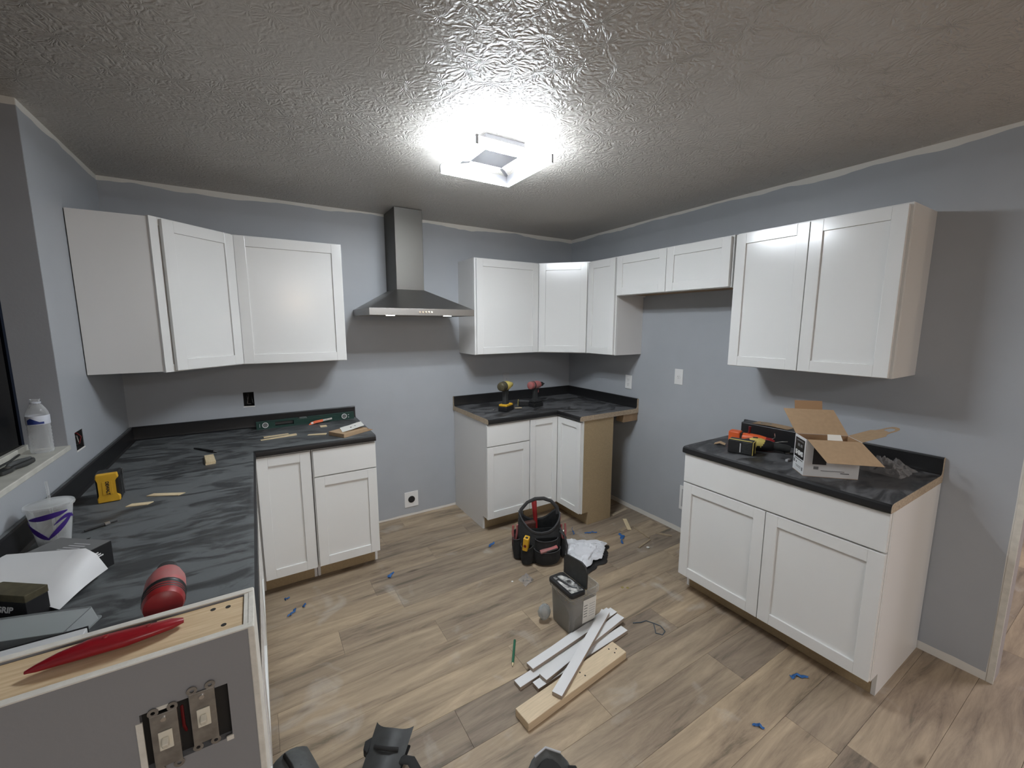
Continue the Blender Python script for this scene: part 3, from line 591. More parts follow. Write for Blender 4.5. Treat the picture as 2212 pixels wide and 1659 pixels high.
# black multi-tool blade box (closed) with its printed top
def obox(name, label, cat, corner, e, L_, D_, h_, z, m_, perp=1):
    """box from a corner: length L_ along direction e, depth D_ to its left (perp=1)"""
    a = math.atan2(e[1], e[0]); t = thing(name, label, cat, (corner[0], corner[1], z), a)
    return t
t = obox('cardboard_box', 'small black box with grey printed top behind the GRIP box', 'box', (.232, -1.795), (-.80, .60), .16, .085, .075, C, None)
B().bb(0, .165, -.088, 0, 0, .074, .0012).done('box_body', M['black'], t)
B().bb(.001, .164, -.087, -.001, .0742, .0750).done('box_top', M['grease'], t)
for k in range(4): B().bb(.035+k*.003, .085+k*.004, -.062+k*.011, -.057+k*.011, .0751, .0756).done('print_line', M['dirt'], t)
text('PRO', .022, M['dirt'], t, T(-.0006, -.045, .050, rz=-PI/2) @ T(rx=PI/2), shear=.4) if False else None
for k in range(3): B().bb(-.0008, 0, -.062+k*.006, -.030+k*.006, .044+k*.006, .0475+k*.006).done('print_mark', M['plate'], t)
# curved white leaflet draped over the boxes
rows = []
A, Bc, D_, E_ = Vector((.100, -1.715, .9935)), Vector((.215, -1.812, .9935)), Vector((.292, -1.785, .918)), Vector((.222, -1.925, .9135))
for j in range(9):
    v = j/8; row = []
    for i in range(11):
        u = i/10
        back = Vector((.070, -1.700, .9935)).lerp(Vector((.285, -1.785, .925)), u); back.z = .995 if u < .86 else .995-(u-.86)/.14*.066
        front = Vector((.060, -1.850, .990)).lerp(Vector((.225, -1.925, .9135)), u); front.z = .985-(.0715)*u**1.3
        p = back.lerp(front, v); p.z += .012*math.sin(PI*v)*(1-u*.6); row.append(tuple(p))
    rows.append(row)
lf = tag(B().sheet(rows, .0008).done('leaflet', M['cardw'], None, 60), 'curved glossy white leaflet draped over the small black box', 'leaflet')
t = thing('cardboard_box', 'black box with olive lid lettered GRIP beside the clear tray', 'box', (.208, -1.915, C), math.atan2(.60, -.80))
# local x runs away to the left; local y toward the camera
B().bb(0, .24, 0, .045, 0, .052, .001).done('box_body', M['black'], t)
B().bb(-.001, .241, -.001, .046, .0522, .070, .0012).done('box_lid', M['olive'], t)
text('GRIP', .022, M['plate'], t, T(.062, .0456, .030, rz=PI) @ T(rx=PI/2), shear=.35, bold=.0005)
# clear tray
t = thing('plastic_tray', 'shallow clear plastic tray lying on the worktop edge', 'tray', (.160, -2.012, C), -.30)
o = rrect(0, 0, .150, .052, .012, 0); o2 = rrect(0, 0, .143, .046, .010, .034); i1 = rrect(0, 0, .140, .043, .009, .032); i0 = rrect(0, 0, .146, .049, .010, 0)
B().loft([rrect(0, 0, .155, .057, .014, .001), o, o2, i1, i0], caps=False).done('tray_wall', M['tray'], t); B().bb(-.138, .138, -.042, .042, .0305, .0325, .001).done('tray_base', M['tray'], t)
t = thing('carton_lid', 'flat white carton lid between the clear tray and the half wall', 'box lid', (.168, -2.29, C))
B().bb(-.155, .160, -.135, .165, 0, .046, .002).done('lid_top', M['cardw'], t); B().bb(-.156, .161, .1655, .169, .0, .047, .0006).done('dark_edge', M['black'], t)
tag(B().bb(.338, .348, -2.40, -2.16, C, C+.040, .002).done('plastic_strip', M['tray']), 'clear plastic strip beside the white carton lid', 'plastic strip')
# red hook knife on the timber cap
t = thing('folding_knife', 'red folding utility knife on top of the half wall', 'knife', (.462, -2.500, 1.1175), -.09)
B().tube([(-.088, -.014, .008), (-.076, -.012, .0095), (-.055, -.008, .012), (-.020, -.001, .013), (.020, .001, .013), (.050, .006, .012), (.072, .013, .010), (.086, .018, .008)], [.003, .0075, .0125, .0175, .0170, .0135, .0115, .006], 20, flat=.62, up=(0, 0, 1)).done('handle', M['knife'], t, 60)
for (x, y) in ((-.005, .0), (.050, .006)): B().lathe([(.0001, .0035), (.003, .003), (.004, 0)], (x*.9, y, .0225 if abs(x) < .03 else .0190), 12).done('rivet', M['red'], t)
B().prism([(.010, .014), (.052, .021), (.050, .016), (.012, .008)], .006, .0165, .0008).done('blade_spine', M['black'], t)
# red drill by the half wall
def drill(name, label, loc, rz, body, cap, grip, base, dusty=True, scale=1, nose='black', parts=None, head=(.0, .0)):
    """pistol cordless driver standing on its battery; nose towards local +y"""
    t = thing(name, label, 'cordless drill', loc, rz, 'cordless drills'); t.scale = (scale,)*3
    t_ = B(); t_.bb(-.036, .036, -.052, .062, 0, .036, .006); t_.done('battery', M[base[0]], t)
    B().bb(-.033, .033, -.046, .052, .036, .052, .005).done('battery_shoe', M[base[1]], t)
    g_ = B(); g_.loft([[(x*s1, y*s1+o_, z) for x, y in [(-.016, -.022), (0, -.027), (.016, -.022), (.018, 0), (.014, .020), (0, .024), (-.014, .020), (-.018, 0)]] for z, s1, o_ in ((.045, 1.25, .0), (.07, .95, -.002), (.11, .88, -.004), (.145, 1.0, -.002), (.165, 1.2, .004))]); g_.done('grip', M[grip], t, 60)
    B().prism([(-.006, .020), (.006, .020), (.006, .034), (-.006, .032)], .118, .142, .002).done('trigger', M[cap], t)
    hz_ = .185
    def ycyl(prof_, m_, nm, n=24): b = B(); b.M = T(0, 0, hz_, rx=-PI/2); b.lathe(prof_, n=n); return b.done(nm, M[m_], t, 40)
    ycyl([(.020, -.078), (.030, -.072), (.033, -.060), (.033, -.030)], cap, 'motor_cap')
    ycyl([(.0335, -.034), (.0350, -.032), (.0350, -.027), (.0335, -.025)], 'black', 'seal_ring')
    ycyl([(.033, -.030), (.034, -.015), (.033, .020), (.027, .045), (.024, .050)], body, 'motor_housing')
    ycyl([(.024, .050), (.020, .062), (.018, .082), (.014, .088)], nose, 'chuck')
    ycyl([(.006, .088), (.0055, .108)], 'black', 'bit_holder', 12)
    for k in range(3): b = B(); b.M = T(0, 0, hz_, rx=-PI/2); b.lathe([(.0332, -.056+k*.009), (.0342, -.054+k*.009), (.0332, -.052+k*.009)], n=24, caps=False); b.done('vent_rib', M['rubber'], t)
    return t
drill('cordless_drill', 'dusty red cordless drill standing on the left worktop by the half wall', (.497, -2.300, C), .10, 'reddust', 'red', 'rubber', ('black', 'rubber'), scale=.98)
drill('cordless_drill', 'yellow cordless impact driver on the corner worktop, left of the red one', (2.410, -.420, C), -1.05, 'yellowpale', 'olive', 'rubber', ('black', 'yellow'), scale=1.12, nose='yellowpale')
drill('cordless_drill', 'red cordless drill on the corner worktop, right of the yellow one', (2.722, -.400, C), -1.35, 'reddust', 'reddust', 'rubber', ('black', 'black'), scale=1.02, nose='rubber')
t = thing('battery_pack', 'battery with yellow bumper lying beside the red corner drill', 'battery', (2.655, -.325, C), -.6, 'slide battery packs')
B().bb(-.052, .060, -.034, .034, .001, .052, .006).done('case', M['black'], t)
b = B()
for q in ((-.030, .030, .046, .052), (-.030, .030, .004, .010), (-.030, -.024, .010, .046), (.024, .030, .010, .046)): b.bb(-.0545, -.050, q[0], q[1], q[2], q[3], .001)
b.done('bumper', M['yellowpale'], t)
tag(B().bb(-.03, .03, -.008, .008, 0, .004, .0008).done('wood_shim', M['shim']), 'pale splinter of shim in front of the red corner drill', 'wood shim'); bpy.data.objects['wood_shim'].location = (2.555, -.385, C); bpy.data.objects['wood_shim'].rotation_euler.z = -.25
tag(B().bb(-.012, .012, -.006, .006, 0, .012, .002).tube([(.01, 0, .006), (.03, .004, .006), (.045, .012, .004)], .002, 6).done('key_ring', M['chrome']), 'small chrome clip left of the yellow driver', 'clip'); bpy.data.objects['key_ring'].location = (2.325, -.375, C); bpy.data.objects['key_ring'].rotation_euler.z = .6
# shims on the left worktop
def shim(label, p0, p1, w0, w1, th0=.008, th1=.002, z=C, m_='shim', cut=0, group='loose shims'):
    dx, dy = p1[0]-p0[0], p1[1]-p0[1]; L_ = math.hypot(dx, dy)
    t = tag(B()._new([(0, -w0/2, 0), (L_, -w1/2, 0), (L_+cut, w1/2, 0), (cut, w0/2, 0), (0, -w0/2, th0), (L_, -w1/2, th1), (L_+cut, w1/2, th1), (cut, w0/2, th0)],
        [(3, 2, 1, 0), (4, 5, 6, 7), (0, 1, 5, 4), (2, 3, 7, 6), (1, 2, 6, 5), (3, 0, 4, 7)], .0004, 1).done('wood_shim', M[m_]), label, 'wood shim', group)
    t.location = (p0[0], p0[1], z); t.rotation_euler.z = math.atan2(dy, dx); return t
shim('short shim block nearest the worktop corner, lower of two stacked', (.452, -.792), (.432, -.640), .042, .040, .007, .005)
shim('short shim block nearest the worktop corner, upper of two stacked', (.454, -.790), (.434, -.636), .041, .040, .007, .005, z=C+.0072)
shim('longer pale shim lying right of the upright battery pack', (.266, -1.128), (.376, -1.182), .026, .026, .004, .003, cut=.012)
shim('short pale shim lying below the longer one by the battery pack', (.216, -1.218), (.284, -1.232), .026, .026, .004, .003, cut=.010)
shim('upper of two long shims on the worktop in front of the level', (.690, -.350), (.830, -.322), .020, .018, .006, .003)
shim('lower of two long shims on the worktop in front of the level', (.674, -.412), (.872, -.380), .018, .020, .004, .010)
shim('single shim between the long pair and the brown flat box', (.935, -.418), (1.036, -.462), .024, .026, .002, .007)
shim('small square shim offcut just below the level', (1.030, -.225), (1.072, -.225), .040, .040, .006, .005)
# pen
t = thing('marker_pen', 'dark slim pen on the left worktop near the corner', 'pen', (.351, -.425, C+.0065), math.atan2(-.150, .117))
B().tube([(0, 0, 0), (.03, .004, 0), (.12, 0, 0), (.165, 0, 0)], [.004, .0055, .0062, .006], 12).done('barrel', M['black'], t); B().cyl((.165, 0, 0), (.190, 0, 0), .0065, .004, 12).done('tip', M['chrome'], t)
# clutter of bits between cup and box
t = thing('drill_bit', 'dark driver bit with bright collar near the cup', 'drill bit', (.172, -1.405, C+.006), .55)
B().cyl((-.03, 0, 0), (.025, 0, 0), .004, n=8).done('shank', M['black'], t); B().cyl((.022, 0, 0), (.036, 0, 0), .0065, n=12).done('collar', M['chrome'], t); B().cyl((.036, 0, 0), (.056, 0, 0), .003, n=6).done('bit_tip', M['black'], t)
t = thing('door_bumper', 'small white plastic tab behind the small black box', 'plastic tab', (.215, -1.600, C), .5)
B().prism([(-.045, -.012), (.01, -.016), (.028, -.008), (.030, .008), (.018, .014), (-.035, .002)], 0, .006, .0015).done('tab', M['plate'], t); B().bb(.002, .012, -.004, .004, .006, .007).done('tab_hole', M['gap'], t)
t = thing('screw_cluster', 'small heap of black screws beside the cup', 'screws', (.158, -1.530, C)); del t['category']; t['kind'] = 'stuff'
b = B()
for k in range(14):
    a = random.uniform(0, PI); c_ = Vector((random.uniform(-.03, .03), random.uniform(-.015, .02), .004+random.uniform(0, .01))); d_ = Vector((math.cos(a), math.sin(a), random.uniform(-.2, .2)))*.013
    b.cyl(c_-d_, c_+d_, .0018, .0012, 6); b.cyl(c_-d_, c_-d_*.85, .0042, n=8)
b.done('screws', M['black'], t)
# spirit level
t = thing('spirit_level', 'dark green spirit level standing against the back upstand', 'level', (.655, -.088, C), .045)
b = B(); b.M = Matrix(((1, 0, 0, 0), (0, 0, 1, -.011), (0, 1, 0, 0), (0, 0, 0, 1)))
def strip(x0, x1, z0, z1): b.prism([(x0, z0), (x1, z0), (x1, z1), (x0, z1)], 0, .022, .0006)
strip(0, .63, 0, .012); strip(0, .255, .040, .052); strip(.315, .63, .040, .052); strip(.255, .315, .040, .043)
for a in ((0, .110), (.225, .63)): strip(a[0], a[1], .012, .040)
b.done('frame', M['green'], t)
b = B()
b.bb(0, .63, -.0135, -.0110, 0, .004, .0006); b.bb(0, .63, -.0135, -.0110, .048, .052, .0006); b.done('edge_rail', M['green'], t)
for x in (.052, .560):
    v = B(); v.M = T(x, -.0115, .026, rx=PI/2); v.lathe([(.0150, 0), (.0185, 0), (.0185, .0035), (.0150, .0035), (.0150, 0)], n=28, caps=False); o = v.done('vial_ring', M['plate'], t)
    v = B(); v.M = T(x, -.0115, .026, rx=PI/2); v.lathe([(.001, .001), (.0150, .001)], n=24, caps=False); v.done('vial_window', M['grease'], o)
v = B(); v.cyl((.262, 0, .0475), (.308, 0, .0475), .0048, n=14); v.done('centre_vial', M['clearp'], t)
for z in (.016, .034): B().cyl((.590, -.011, z), (.590, -.0125, z), .004, n=12).done('print_dot', M['dirt'], t)
B().bb(.018, .021, -.0125, -.011, .014, .038).done('print_mark', M['dirt'], t)
t = thing('utility_knife', 'orange and grey snap blade knife leaning on the level', 'knife', (1.015, -.112, C+.006), .0, rot=(math.radians(72), math.radians(-6), .045))
B().prism([(-.050, -.006), (-.030, .012), (.0, .016), (.050, .016), (.050, -.002), (.0, -.002), (-.028, -.004), (-.040, -.010)], 0, .010, .002).done('handle', M['orange'], t)
B().bb(-.030, -.015, -.002, .010, .010, .0125, .001).done('thumb_slide', M['plate'], t)
B().bb(.050, .112, .001, .014, .002, .008, .001).done('blade_sleeve', M['galv'], t)
for x in (.075, .095): B().cyl((x, .008, .008), (x, .008, .0088), .002, n=8).done('slot', M['gap'], t)
# brown flat carton with white card
t = thing('cardboard_box', 'small flat brown carton at the right end of the left worktop', 'box', (1.118, -.620, C), math.atan2(.10, .168))
B().bb(0, .19, 0, .142, 0, .026, .0025).done('box_body', M['card'], t); B().bb(.128, .235, -.0, .05, .001, .004).done('open_flap', M['cardin'], t)
t = thing('paper_card', 'white hole punched card on top of the flat brown carton', 'card', (1.120, -.520, C+.0275), math.atan2(.04, .13))
rows = [[(x, y+.0, .006*math.sin(PI*x/.15)+.018*max(0, x-.07)/.08) for x in (0, .03, .06, .09, .12, .15)] for y in (-.050, -.01, .035, .072)]
rows = [[(x+.35*y, y, z) for x, y, z in r] for r in rows]
B().sheet(rows, .0006).done('card', M['paper'], t)
for (x, y) in ((.065, .0), (.100, .010)): B().lathe([(.001, 0), (.006, 0), (.006, .0008), (.001, .0008)], (x, y, .009+.018*max(0, x-.09)/.08), 12, caps=False).done('punched_hole', M['gap'], t)

# ------------------------------------------------------------------ things on the right worktop
bx = thing('open_carton', 'white printed carton with brown flaps open, lettered SHIMS', 'box', (2.830, -2.437, C), math.atan2(-.158, .156))
LB, DB, HB = .222, .118, .176     # local x: long side away along B2->B3 ; local y: toward B1
th = .002
B().bb(0, LB, 0, DB, 0, th).done('bottom', M['card'], bx)
ins = M['cardin']
for (nm, q, q2) in (('side', (0, LB, 0, th), (th, LB-th, th, th+.0006)), ('side', (0, LB, DB-th, DB), (th, LB-th, DB-th-.0006, DB-th)), ('end', (0, th, th, DB-th), (th, th+.0006, th, DB-th)), ('end', (LB-th, LB, th, DB-th), (LB-th-.0006, LB-th, th, DB-th))):
    o = B().bb(q[0], q[1], q[2], q[3], th, HB).done(nm+'_wall', M['cardw'], bx); B().bb(q2[0], q2[1], q2[2], q2[3], th, HB-.001).done('inner_face', ins, o)
B().bb(-.0008, 0, .010, DB-.010, .070, HB-.012).done('black_panel', M['black'], bx)
text('SHIMS', .030, M['plate'], bx, T(-.001, DB/2, .093, rz=-PI/2) @ T(rx=PI/2), bold=.0012)
for k in range(2): B().bb(-.0012, -.0008, .028+k*.030, .050+k*.030, .125, .138).done('print_line', M['grease'], bx)
B().bb(-.0012, -.0008, .020, .095, .150, .156).done('print_line', M['grease'], bx)
B().bb(-.0009, 0, .018, DB-.015, .061, .064).done('print_line', M['black'], bx)
for (y0, y1, z0, z1) in ((.098, .112, .040, .056), (.078, .086, .042, .050), (.030, .088, .030, .032), (.030, .080, .024, .026), (.012, .022, .018, .034)): B().bb(-.0009, 0, y0, y1, z0, z1).done('print_mark', M['grease'], bx)
B().bb(.034, .09, -.0008, 0, .060, .14).done('black_panel', M['black'], bx)
B().bb(.040, .060, -.0009, 0, .036, .050).done('print_mark', M['grease'], bx); B().bb(.07, .165, -.0009, 0, .030, .033).done('print_line', M['grease'], bx); B().bb(.15, .185, -.0009, 0, .022, .025).done('print_line', M['black'], bx)
def flap(hx, hy, along, out, outer, inner, nm='flap', tab=None, hole=False):
    """flap hinged at (hx,hy,HB); along = hinge vector, out = vector to the free edge"""
    a, u = Vector(along), Vector(out); p = Vector((hx, hy, HB))
    n_ = a.cross(u).normalized()*.0012
    if n_.z < 0: n_ = -n_
    if not hole:
        o = B()._new([tuple(q) for q in (p, p+a, p+a+u, p+u, p+n_, p+a+n_, p+a+u+n_, p+u+n_)], [(3, 2, 1, 0), (4, 5, 6, 7), (0, 1, 5, 4), (2, 3, 7, 6), (1, 2, 6, 5), (3, 0, 4, 7)]).done(nm, outer, bx)
    else:
        prof_ = [(.0, 0), (1, 0), (1.0, .55), (.86, .62), (.80, .95), (.72, 1.0), (.28, 1.0), (.20, .95), (.14, .62), (0, .55)]
        hl = [(.30, .80), (.70, .80), (.66, .92), (.50, .955), (.34, .92)]
        b = B(); P = lambda s_, t_, k: tuple(p+a*s_+u*t_+n_*k)
        # ring of quads between outline and hand hole
        body = [(0, 0), (1, 0), (1, .55), (.86, .62), (.80, .74), (.20, .74), (.14, .62), (0, .55)]
        b._new([P(s_, t_, k) for k in (0, 1) for s_, t_ in body], [tuple(range(8))[::-1], tuple(range(8, 16))]+[(i, (i+1) % 8, 8+(i+1) % 8, 8+i) for i in range(8)])
        arc = [((.20, .74), (.32, .74)), ((.20, .86), (.30, .84)), ((.27, .97), (.36, .90)), ((.40, 1.02), (.44, .93)), ((.60, 1.02), (.56, .93)), ((.73, .97), (.64, .90)), ((.80, .86), (.70, .84)), ((.80, .74), (.68, .74))]
        for (o0, i0), (o1, i1) in zip(arc, arc[1:]):
            q = [o0, o1, i1, i0]; b._new([P(s_, t_, k) for k in (0, 1) for s_, t_ in q], [(3, 2, 1, 0), (4, 5, 6, 7), (0, 1, 5, 4), (2, 3, 7, 6), (1, 2, 6, 5), (3, 0, 4, 7)])
        o = b.done(nm, outer, bx)
    return o
# near long flap folded out over the front, far long flap thrown back, right one up with a hand hole, left one bent down
flap(.004, 0, (LB-.008, 0, 0), (.045, -.100, -.078), M['card'], ins, 'front_flap')
flap(.0, DB, (LB, 0, 0), (-.03, .095, .105), M['card'], ins, 'back_flap')
flap(LB*.14, DB+.093, (LB*.55, 0, 0), (.0, .010, .042), M['cardin'], ins, 'tuck_flap').location = (-.01, .002, .105)
flap(LB, DB, (0, -DB, 0), (.175, .030, .055), M['card'], ins, 'handle_flap', hole=True)
flap(0, .0, (0, DB, 0), (-.010, .004, .030), M['card'], ins, 'left_flap') if False else None
B()._new([(.085, -.001, HB+.002), (.145, -.001, HB+.002), (.140, .012, HB+.026), (.088, .012, HB+.026), (.085, .001, HB+.002), (.145, .001, HB+.002), (.140, .014, HB+.026), (.088, .014, HB+.026)], [(3, 2, 1, 0), (4, 5, 6, 7), (0, 1, 5, 4), (2, 3, 7, 6), (1, 2, 6, 5), (3, 0, 4, 7)]).done('white_tab', M['paper'], bx)
# long black box with brown label
t = thing('cardboard_box', 'long black box with tan label behind the orange tool', 'box', (3.305, -1.905, C), -1.52)
B().bb(-.015, .305, -.045, .045, 0, .098, .006).done('box_body', M['black'], t)
rows = [[(.05+u*.20, -.046+v*.090, .1005+.004*math.sin(PI*u)) for u in (0, .25, .5, .75, 1)] for v in (0, .5, 1)]
lb = B().sheet(rows, .0012).done('label', M['card'], t)
B().lathe([(.022, 0), (.030, 0), (.030, .001), (.022, .001), (.022, 0)], (.112, 0, .104), 24, caps=False).done('print_ring', M['grease'], lb)
# battery, yellow tool, orange tool
t = thing('battery_pack', 'black ribbed battery standing at the front of the right worktop', 'battery', (2.930, -2.085, C), math.atan2(-.122, .022)+.10, 'slide battery packs')
B().bb(-.060, .062, -.032, .032, .001, .076, .005).done('case', M['black'], t)
B().bb(-.055, .058, -.030, -.024, .0765, .080, .001).done('yellow_seam', M['yellowpale'], t)
for k in range(8): B().bb(.012, .058, -.0345, -.032, .010+k*.0078, .0148+k*.0078, .0006).done('rib', M['rubber'], t)
B().bb(.0, .006, -.0345, -.032, .012, .062, .0006).done('rib', M['dirt'], t)
b = B()
for q in ((-.030, .030, .070, .075), (-.030, -.026, .004, .070), (.026, .030, .004, .070)): b.bb(.0615, .065, q[0], q[1], q[2], q[3], .0008)
b.done('bumper', M['yellowpale'], t)
t = thing('oscillating_tool', 'yellow and black cordless oscillating tool lying on the right worktop', 'power tool', (3.060, -2.110, C+.034), -1.02)
B().tube([(-.075, 0, -.002), (-.05, 0, 0), (.0, 0, 0), (.05, 0, 0), (.07, 0, -.001)], [.024, .031, .033, .030, .024], 16).done('motor_housing', M['black'], t)
B().tube([(-.050, 0, .004), (-.025, 0, .005), (.01, 0, .004), (.030, 0, .003)], [.026, .0335, .0335, .028], 16).done('yellow_shell', M['yellowpale'], t)
B().tube([(.065, 0, 0), (.10, 0, -.002), (.135, 0, -.006), (.150, 0, -.008)], [.023, .021, .022, .018], 14).done('gear_head', M['rubber'], t)
B().cyl((.138, 0, -.005), (.138, 0, -.033), .012, n=14).done('spindle', M['galv'], t)
B().bb(.125, .195, -.018, .018, -.0335, -.031, .0006).done('saw_blade', M['blackm'], t)
B().bb(-.03, -.006, -.008, .008, .036, .041, .002).done('switch_slider', M['black'], t)
t = thing('oscillating_tool', 'orange cordless power tool behind the yellow one', 'power tool', (3.145, -1.985, C+.030), -1.30)
B().bb(-.085, -.020, -.030, .030, -.029, .038, .008).done('battery', M['orange'], t)
B().bb(-.019, -.012, -.028, .028, -.025, .032, .002).done('joint', M['rubber'], t)
B().tube([(-.012, 0, .002), (.02, 0, .004), (.07, 0, .006), (.11, 0, .004)], [.028, .030, .027, .022], 14).done('motor_housing', M['orange'], t)
B().tube([(.10, 0, .004), (.135, 0, .0), (.15, 0, -.004)], [.022, .024, .018], 14).done('gear_head', M['red'], t)
B().tube([(.135, .0, .012), (.155, .0, .032), (.150, .0, .055)], .0035, 8).done('lever', M['chrome'], t)
B().tube([(.02, .0, .030), (.022, .0, .055), (.022, .0, .075)], [.008, .006, .008], 10).done('hook', M['redw'], t)
B().tube([(.15, 0, .0), (.19, .006, .012), (.215, .01, .016)], .003, 8).done('blade_lever', M['galv'], t)
t = thing('cardboard_scrap', 'small folded tan cardboard scrap on the right worktop edge', 'cardboard scrap', (2.990, -1.925, C+.001), -1.1)
B().sheet([[(-.03, -.022, 0), (.0, -.024, .012), (.028, -.02, .003)], [(-.028, .020, .0), (.002, .022, .014), (.030, .020, .004)]], .0015).done('scrap', M['card'], t)
tag(B().bb(2.985, 3.015, -2.300, -2.286, C, C+.012, .002).done('plastic_clip', M['dirt']), 'small pale clip left of the SHIMS carton', 'clip')
# crumpled clear bag
rows = []
for j in range(19):
    row = []
    for i in range(23):
        u, v = i/22, j/18; x = 3.16+.20*u; y = -2.700+.190*v
        e = min(u, 1-u, v, 1-v)*4; e = min(e, 1)
        z = C+.002+e*(.030+.050*abs(noise.noise(Vector((u*5, v*5, 3))))+.030*noise.noise(Vector((u*14, v*14, 9)))+.012*noise.noise(Vector((u*31, v*31, 9))))
        row.append((x+.012*noise.noise(Vector((u*6, v*6, 1))), y+.012*noise.noise(Vector((u*6, v*6, 5))), max(z, C+.0015)))
    rows.append(row)
tag(B().sheet(rows, .0004).done('plastic_bag', M['film'], None, 20), 'crumpled clear plastic bag behind the open white carton', 'plastic bag')

# ------------------------------------------------------------------ things on the floor
def stick(name, label, cat, p0, p1, w_, z0, z1, top, side=None, bev=.001, group=None, m_end=None):
    dx, dy = p1[0]-p0[0], p1[1]-p0[1]; L_ = math.hypot(dx, dy)
    t = thing(name, label, cat, (p0[0], p0[1], z0), math.atan2(dy, dx), group)
    h_ = z1-z0
    if side:
        B().bb(0, L_, -w_/2, w_/2, 0, h_-.0015, bev*.5, 1).done('core', M[side], t); B().bb(0, L_, -w_/2, w_/2, h_-.0014, h_, .0004, 1).done('white_face', M[top], t)
    else: B().bb(0, L_, -w_/2, w_/2, 0, h_, bev).done('timber', M[top], t)
    return t
g = 'white trim boards stacked on the floor'
stick('trim_board', 'white board at the back of the pile, nearest the bucket', 'board', (1.686, -1.866), (2.285, -1.775), .045, 0.0005, .019, 'board', 'boardedge', group=g)
stick('trim_board', 'white board with its end sticking out furthest left of pile', 'board', (1.576, -1.916), (2.17, -1.862), .046, 0.0005, .019, 'board', 'boardedge', group=g)
stick('trim_board', 'white board lying directly along the raw pine board', 'board', (1.641, -1.966), (2.247, -1.921), .043, 0.0005, .019, 'board', 'boardedge', group=g)
stick('trim_board', 'white board on the second layer nearest the bucket', 'board', (1.668, -1.880), (2.284, -1.806), .046, .0195, .038, 'board', 'boardedge', group=g)
stick('trim_board', 'white board on the second layer nearest the pine board', 'board', (1.684, -1.962), (2.282, -1.860), .046, .0195, .038, 'board', 'boardedge', group=g)
stick('trim_board', 'topmost white board lying slantwise across the pile', 'board', (1.672, -2.080), (2.222, -1.805), .046, .0390, .0575, 'board', 'boardedge', group=g)
t = stick('pine_board', 'raw pine two by four with nail holes in front of the white boards', 'board', (1.499, -2.072), (2.111, -2.015), .086, .0005, .038, 'pinex', bev=.0025)
for (x, y) in ((.560, .020), (.590, .0), (.565, -.012), (.345, .008), (.352, -.018)): B().cyl((x, y, .0365), (x, y, .0378), .004, n=10).done('nail_hole', M['gap'], t)
# pencil
t = thing('carpenter_pencil', 'green carpenter pencil on the floor left of the boards', 'pencil', (1.615, -1.812, .0055), math.atan2(.136, .098))
B().cyl((.020, 0, 0), (.168, 0, 0), .0062, n=6).done('barrel', M['pencil'], t); B().cyl((.004, 0, 0), (.020, 0, 0), .0018, .0058, 10).done('sharpened_wood', M['shim'], t); B().cyl((-.004, 0, 0), (.004, 0, 0), .0004, .0018, 8).done('lead', M['black'], t)
# bucket
t = thing('plastic_tub', 'square translucent tub with black flip lid half open', 'bucket', (2.062, -1.722, 0))
tw = [rrect(0, 0, a, a, .022, z) for a, z in ((.078, .001), (.084, .006), (.092, .205), (.0935, .206), (.0990, .208), (.1010, .236), (.0990, .241), (.0935, .241), (.0900, .206), (.082, .012), (.070, .007))]
B().loft(tw, caps=True).done('tub_wall', M['tub'], t, 50)
B().loft([rrect(0, 0, .079, .079, .018, .010), rrect(0, 0, .0865, .0865, .018, .165)]).done('contents', M['debris'], t)
b = B()
for k in range(70):
    c_ = Vector((random.uniform(-.075, .08), random.uniform(-.075, .078), .168+random.uniform(0, .035))); d_ = Vector((random.uniform(-1, 1), random.uniform(-1, 1), random.uniform(-.2, 1))).normalized()*.022
    b.cyl(c_-d_, c_+d_, .0022, .0014, 6)
o = b.done('loose_screws', M['screws'], t); o['kind'] = 'stuff'
B().loft([rrect(-.0495, 0, .052, .102, .022, z) for z in (.226, .240)]+[rrect(-.0495, 0, .050, .100, .020, .2435)]).done('fixed_lid', M['black'], t)
b = B(); b.M = T(0, 0, .2437); b.prism([(-.085, -.080), (-.010, -.088), (-.008, .030), (-.030, .075), (-.080, .080)], 0, .0006); b.done('dust_film', mat('white_dust_smear', (.66, .65, .62), .8, var=.9, vs=34, dark=(.02, .02, .02)), t)
b = B(); b.M = T(0, 0, .2444); b.tube([(-.070, .055, 0), (-.060, .0, 0), (-.050, -.040, .001), (-.030, -.062, .001)], [.010, .009, .006, .005], 8, flat=.25); b.done('thumb_recess', M['black'], t)
fp = B(); fp.M = T(.006, 0, .2425) @ Matrix(((0, 0, 1, 0), (1, 0, 0, 0), (0, 1, 0, 0), (0, 0, 0, 1)))
fp.prism([(-.094, 0), (.094, 0), (.094, .085), (.072, .118), (-.050, .132), (-.080, .122), (-.094, .095)], -.003, .004, .002); lid = fp.done('flip_lid', M['rubber'], t)
b = B(); b.M = T(.010, 0, .2425) @ Matrix(((0, 0, 1, 0), (1, 0, 0, 0), (0, 1, 0, 0), (0, 0, 0, 1)))
b.tube([(-.090, .002, 0), (-.091, .092, 0), (-.078, .119, 0), (-.050, .128, 0), (.071, .114, 0), (.090, .084, 0), (.090, .002, 0)], .004, 8); b.done('lid_rim', M['black'], lid)
rows = [[(-.010+.060*u, -.0925-.006*v/.1-.0008, .085+v) for u in (0, .5, 1)] for v in (0, .05, .10)]
lab = thing; b = B(); b.bb(-.012, .078, -.0935, -.0925, .055, .190, .001); b.M = Matrix()
l_ = b.done('paper_label', M['paper'], t); l_.rotation_euler = (math.radians(2.64), 0, 0); l_.location = (0, .0085, -.002)
for k in range(6): B().bb(.030, .070, -.0942, -.0936, .085+k*.014, .088+k*.014).done('print_line', M['dirt'], l_)
for k in range(5): B().bb(-.006, .018, -.0942, -.0936, .090+k*.016, .094+k*.016).done('print_line', M['grease'], l_)
